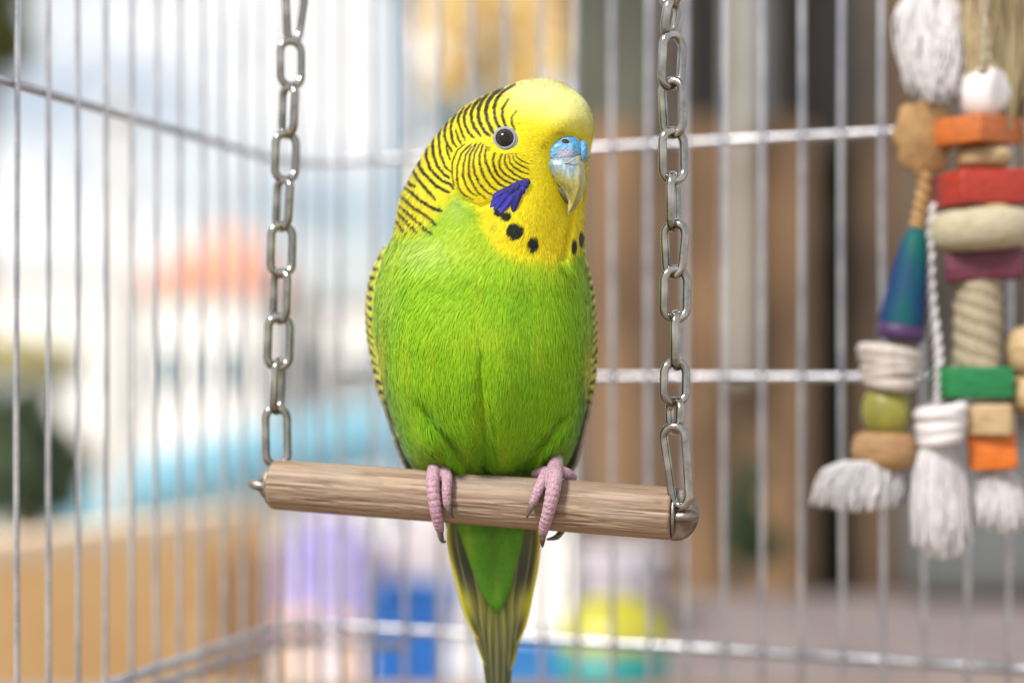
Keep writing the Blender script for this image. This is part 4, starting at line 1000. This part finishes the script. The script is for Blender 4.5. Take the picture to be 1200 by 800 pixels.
def cushion(name, label, cat, cx, base, w, h, d, mt, loc_z):
    t = thing(name, label, cat, Vector((P(cx, 440, d).x, d, loc_z))); V, Fc = sphere((0, 0, 0), 1.0, 40, 24, Vector((0, 0, 1)) if False else Vector((0, -1, 0)))
    ww, hh = w/2/F*d, h/2/F*d; Q = []
    for p in V:
        e = .62; x = math.copysign(abs(p[0])**e, p[0]); z = math.copysign(abs(p[2])**e, p[2]); Q.append((P(cx, 440, d).x+x*ww, d+p[1]*ww*.42, loc_z+hh+z*hh))
    MB().add(Q, Fc).build('cover', mt, t)
    S = [(P(cx, 440, d).x+math.copysign(abs(math.cos(a))**.62, math.cos(a))*ww*1.0, d, loc_z+hh+math.copysign(abs(math.sin(a))**.62, math.sin(a))*hh) for a in np.linspace(0, 2*PI, 48, endpoint=False)]
    MB().add(*tube(S, .003, 6, closed=True)).build('piping', mt, t)
cushion('cushion', 'grey-beige cushion leaning behind the deep blue crate', 'cushion', 496, 745, 104, 140, 1.98, mat('beige_cotton', (.50, .45, .46), .9, noise=(14, (.40, .36, .42), 3)), zt)
Mter = mat('terracotta', (.62, .33, .15), .7, noise=(20, (.70, .50, .34), 3))
for lbl, px, d, w in (('terracotta flowerpot at the near left of the white table', 410, 1.62, 34), ('pale terracotta flowerpot beside the cabinet end', 352, 1.66, 40)):
    c = P(px, 440, d); t = thing('flowerpot', lbl, 'flowerpot', Vector((c.x, d, zt)), 'flowerpots on the white table'); r_ = w/2/F*d
    v, f = lathe([(r_*.6, 0), (r_*.8, .05), (r_*.95, .075), (r_*.85, .075), (r_*.6, .03)], 24, (c.x, d, zt)); MB().add(v, f).build('pot', Mter, t)
    v, f = lathe([(r_*.97, .070), (r_*1.1, .070), (r_*1.1, .088), (r_*.97, .088)], 24, (c.x, d, zt)); MB().add(v, f).build('pot_rim', Mter, t)
# table on the right with ball bowl and pot
rt = thing('side_table', 'low table with a pinkish grey cloth in front of the plank wall', 'table', Vector((.5, 1.0, 0)))
z2 = CZ-.205; Mpk = mat('pinkish_grey_cloth', (.20, .165, .16), .9, noise=(9, (.13, .105, .105), 4))
MB().add(*box((.585, 1.06, z2-.012), (1.0, .60, .024))).build('tabletop', Mpk, rt, bevel=.004)
for sx in (-.45, .45):
    for sy in (-.26, .26): MB().add(*box((.585+sx, 1.06+sy, (z2-.024)/2), (.04, .04, z2-.024))).build('leg', Mst, rt, smooth=False)
bl = thing('toy_ball_bowl', 'round yellow lid over a teal bowl on the table below the swing', 'bowl', P(718, 848, .86))
c = P(718, 440, .88); r_ = 68/F*.88
v, f = lathe([(r_*math.cos(a), z2+.041+math.sin(a)*.031) for a in np.linspace(0, PI/2-.03, 12)], 36, (c.x, c.y, 0)); MB().add(v, f).build('yellow_dome', mat('yellow_plastic', (.34, .32, .02), .35), bl)
v, f = lathe([(r_*.45, z2+.0005), (r_*.6, z2+.004), (r_*.9, z2+.02), (r_*1.0, z2+.041)], 36, (c.x, c.y, 0)); MB().add(v, f).build('teal_bowl', mat('teal_plastic', (.01, .22, .22), .35), bl)
pt = thing('planter', 'mauve-grey round pot behind the yellow lidded bowl', 'pot', P(730, 700, 1.22)); c = P(730, 440, 1.20); r_ = 52/F*1.2
v, f = lathe([(r_*.8, z2+.0005), (r_*.95, z2+.03), (r_, z2+.05), (r_*.9, z2+.052), (r_*.85, z2+.03)], 32, (c.x, c.y, 0)); MB().add(v, f).build('pot', mat('mauve_glaze', (.36, .33, .38), .5), pt)
v, f = lathe([(r_*1.0, z2+.050), (r_*1.08, z2+.052), (r_*1.08, z2+.062), (r_*1.0, z2+.062)], 32, (c.x, c.y, 0)); MB().add(v, f).build('pot_rim', mat('mauve_glaze_rim', (.42, .39, .44), .5), pt)
# plank wall
pw = thing('plank_wall', 'weathered brown plank wall with dark gaps behind the right of the cage', 'wall', Vector((.5, 1.6, 0)))
TAN = (.25, .145, .074); BRN = (.14, .086, .048); DBR = (.04, .028, .020); GRY = (.105, .085, .068); OLV = (.095, .10, .075); PGR = (.17, .18, .19); GAP_SHADE = (.012, .011, .011)
pm = {}
def plank(px0, px1, py0, py1, col, d=1.6, th=.022):
    if col not in pm: pm[col] = mat('weathered_plank_and_gap', col, .85, noise=(8, tuple(q*.25 for q in col), 7, (2.2, 1, .6)), bump=(40, .8, (6, 1, .4)))
    o = slab('plank', px0, px1, py0, py1, d, th, pm[col], pw); return o
for a, b, c in ((674, 692, GRY), (694, 746, TAN), (748, 800, BRN), (802, 838, TAN), (840, 872, BRN), (874, 904, TAN), (906, 930, TAN), (932, 956, BRN), (1008, 1034, BRN), (1036, 1066, BRN), (1068, 1112, GRY), (1114, 1160, GRY), (1162, 1210, GRY), (1212, 1262, GRY), (1264, 1320, BRN)):
    plank(a, b, 148+random.uniform(-14, 16), 1500, c)
for a, b, c in ((664, 702, OLV), (704, 762, OLV), (764, 800, GRY), (802, 850, GAP_SHADE), (852, 906, PGR), (908, 952, DBR), (954, 1004, GAP_SHADE), (1006, 1040, GRY), (1042, 1066, TAN), (1068, 1130, GRY), (1132, 1200, BRN), (1202, 1320, GRY)):  # the black strips are painted shade of gaps, not boards
    plank(a, b, -260, 185, c, 1.66)
slab('gap_shade_sheet', 668, 1320, -255, 1480, 1.70, .02, mat('gap_shade_dark', (.022, .018, .016), .9), pw)  # dark sheet added behind so the plank gaps read as deep shade
slab('batten', 856, 878, -250, 446, 1.56, .02, mat('pale_batten', (.36, .34, .30), .8, noise=(10, (.27, .25, .22), 4)), pw)
gb = thing('stone_block', 'smooth grey stone block on the table under the hanging toys', 'stone block', P(1180, 690, 1.34)); 
slab('block', 1074, 1420, 520, 690, 1.30, .06, mat('grey_stone', (.13, .14, .14), .8, noise=(12, (.085, .09, .09), 5), bump=(60, .5)), gb, bevel=.004)
blobs = []
for x, y, r in ((868, 640, 16), (880, 610, 18), (872, 580, 16), (885, 555, 12), (900, 640, 18), (858, 615, 12)):
    q = P(x, y, 1.5); blobs.append((q.x, q.y, q.z, r/F*1.5))
tree('potted_plant', 'small dark leafy plant against the plank wall near the table', Vector((P(878, 440, 1.5).x, 1.5, 0)), blobs, .008, .010, 260, [(.03, .06, .02), (.05, .08, .03), (.02, .035, .015)], 'plant', seed=9)
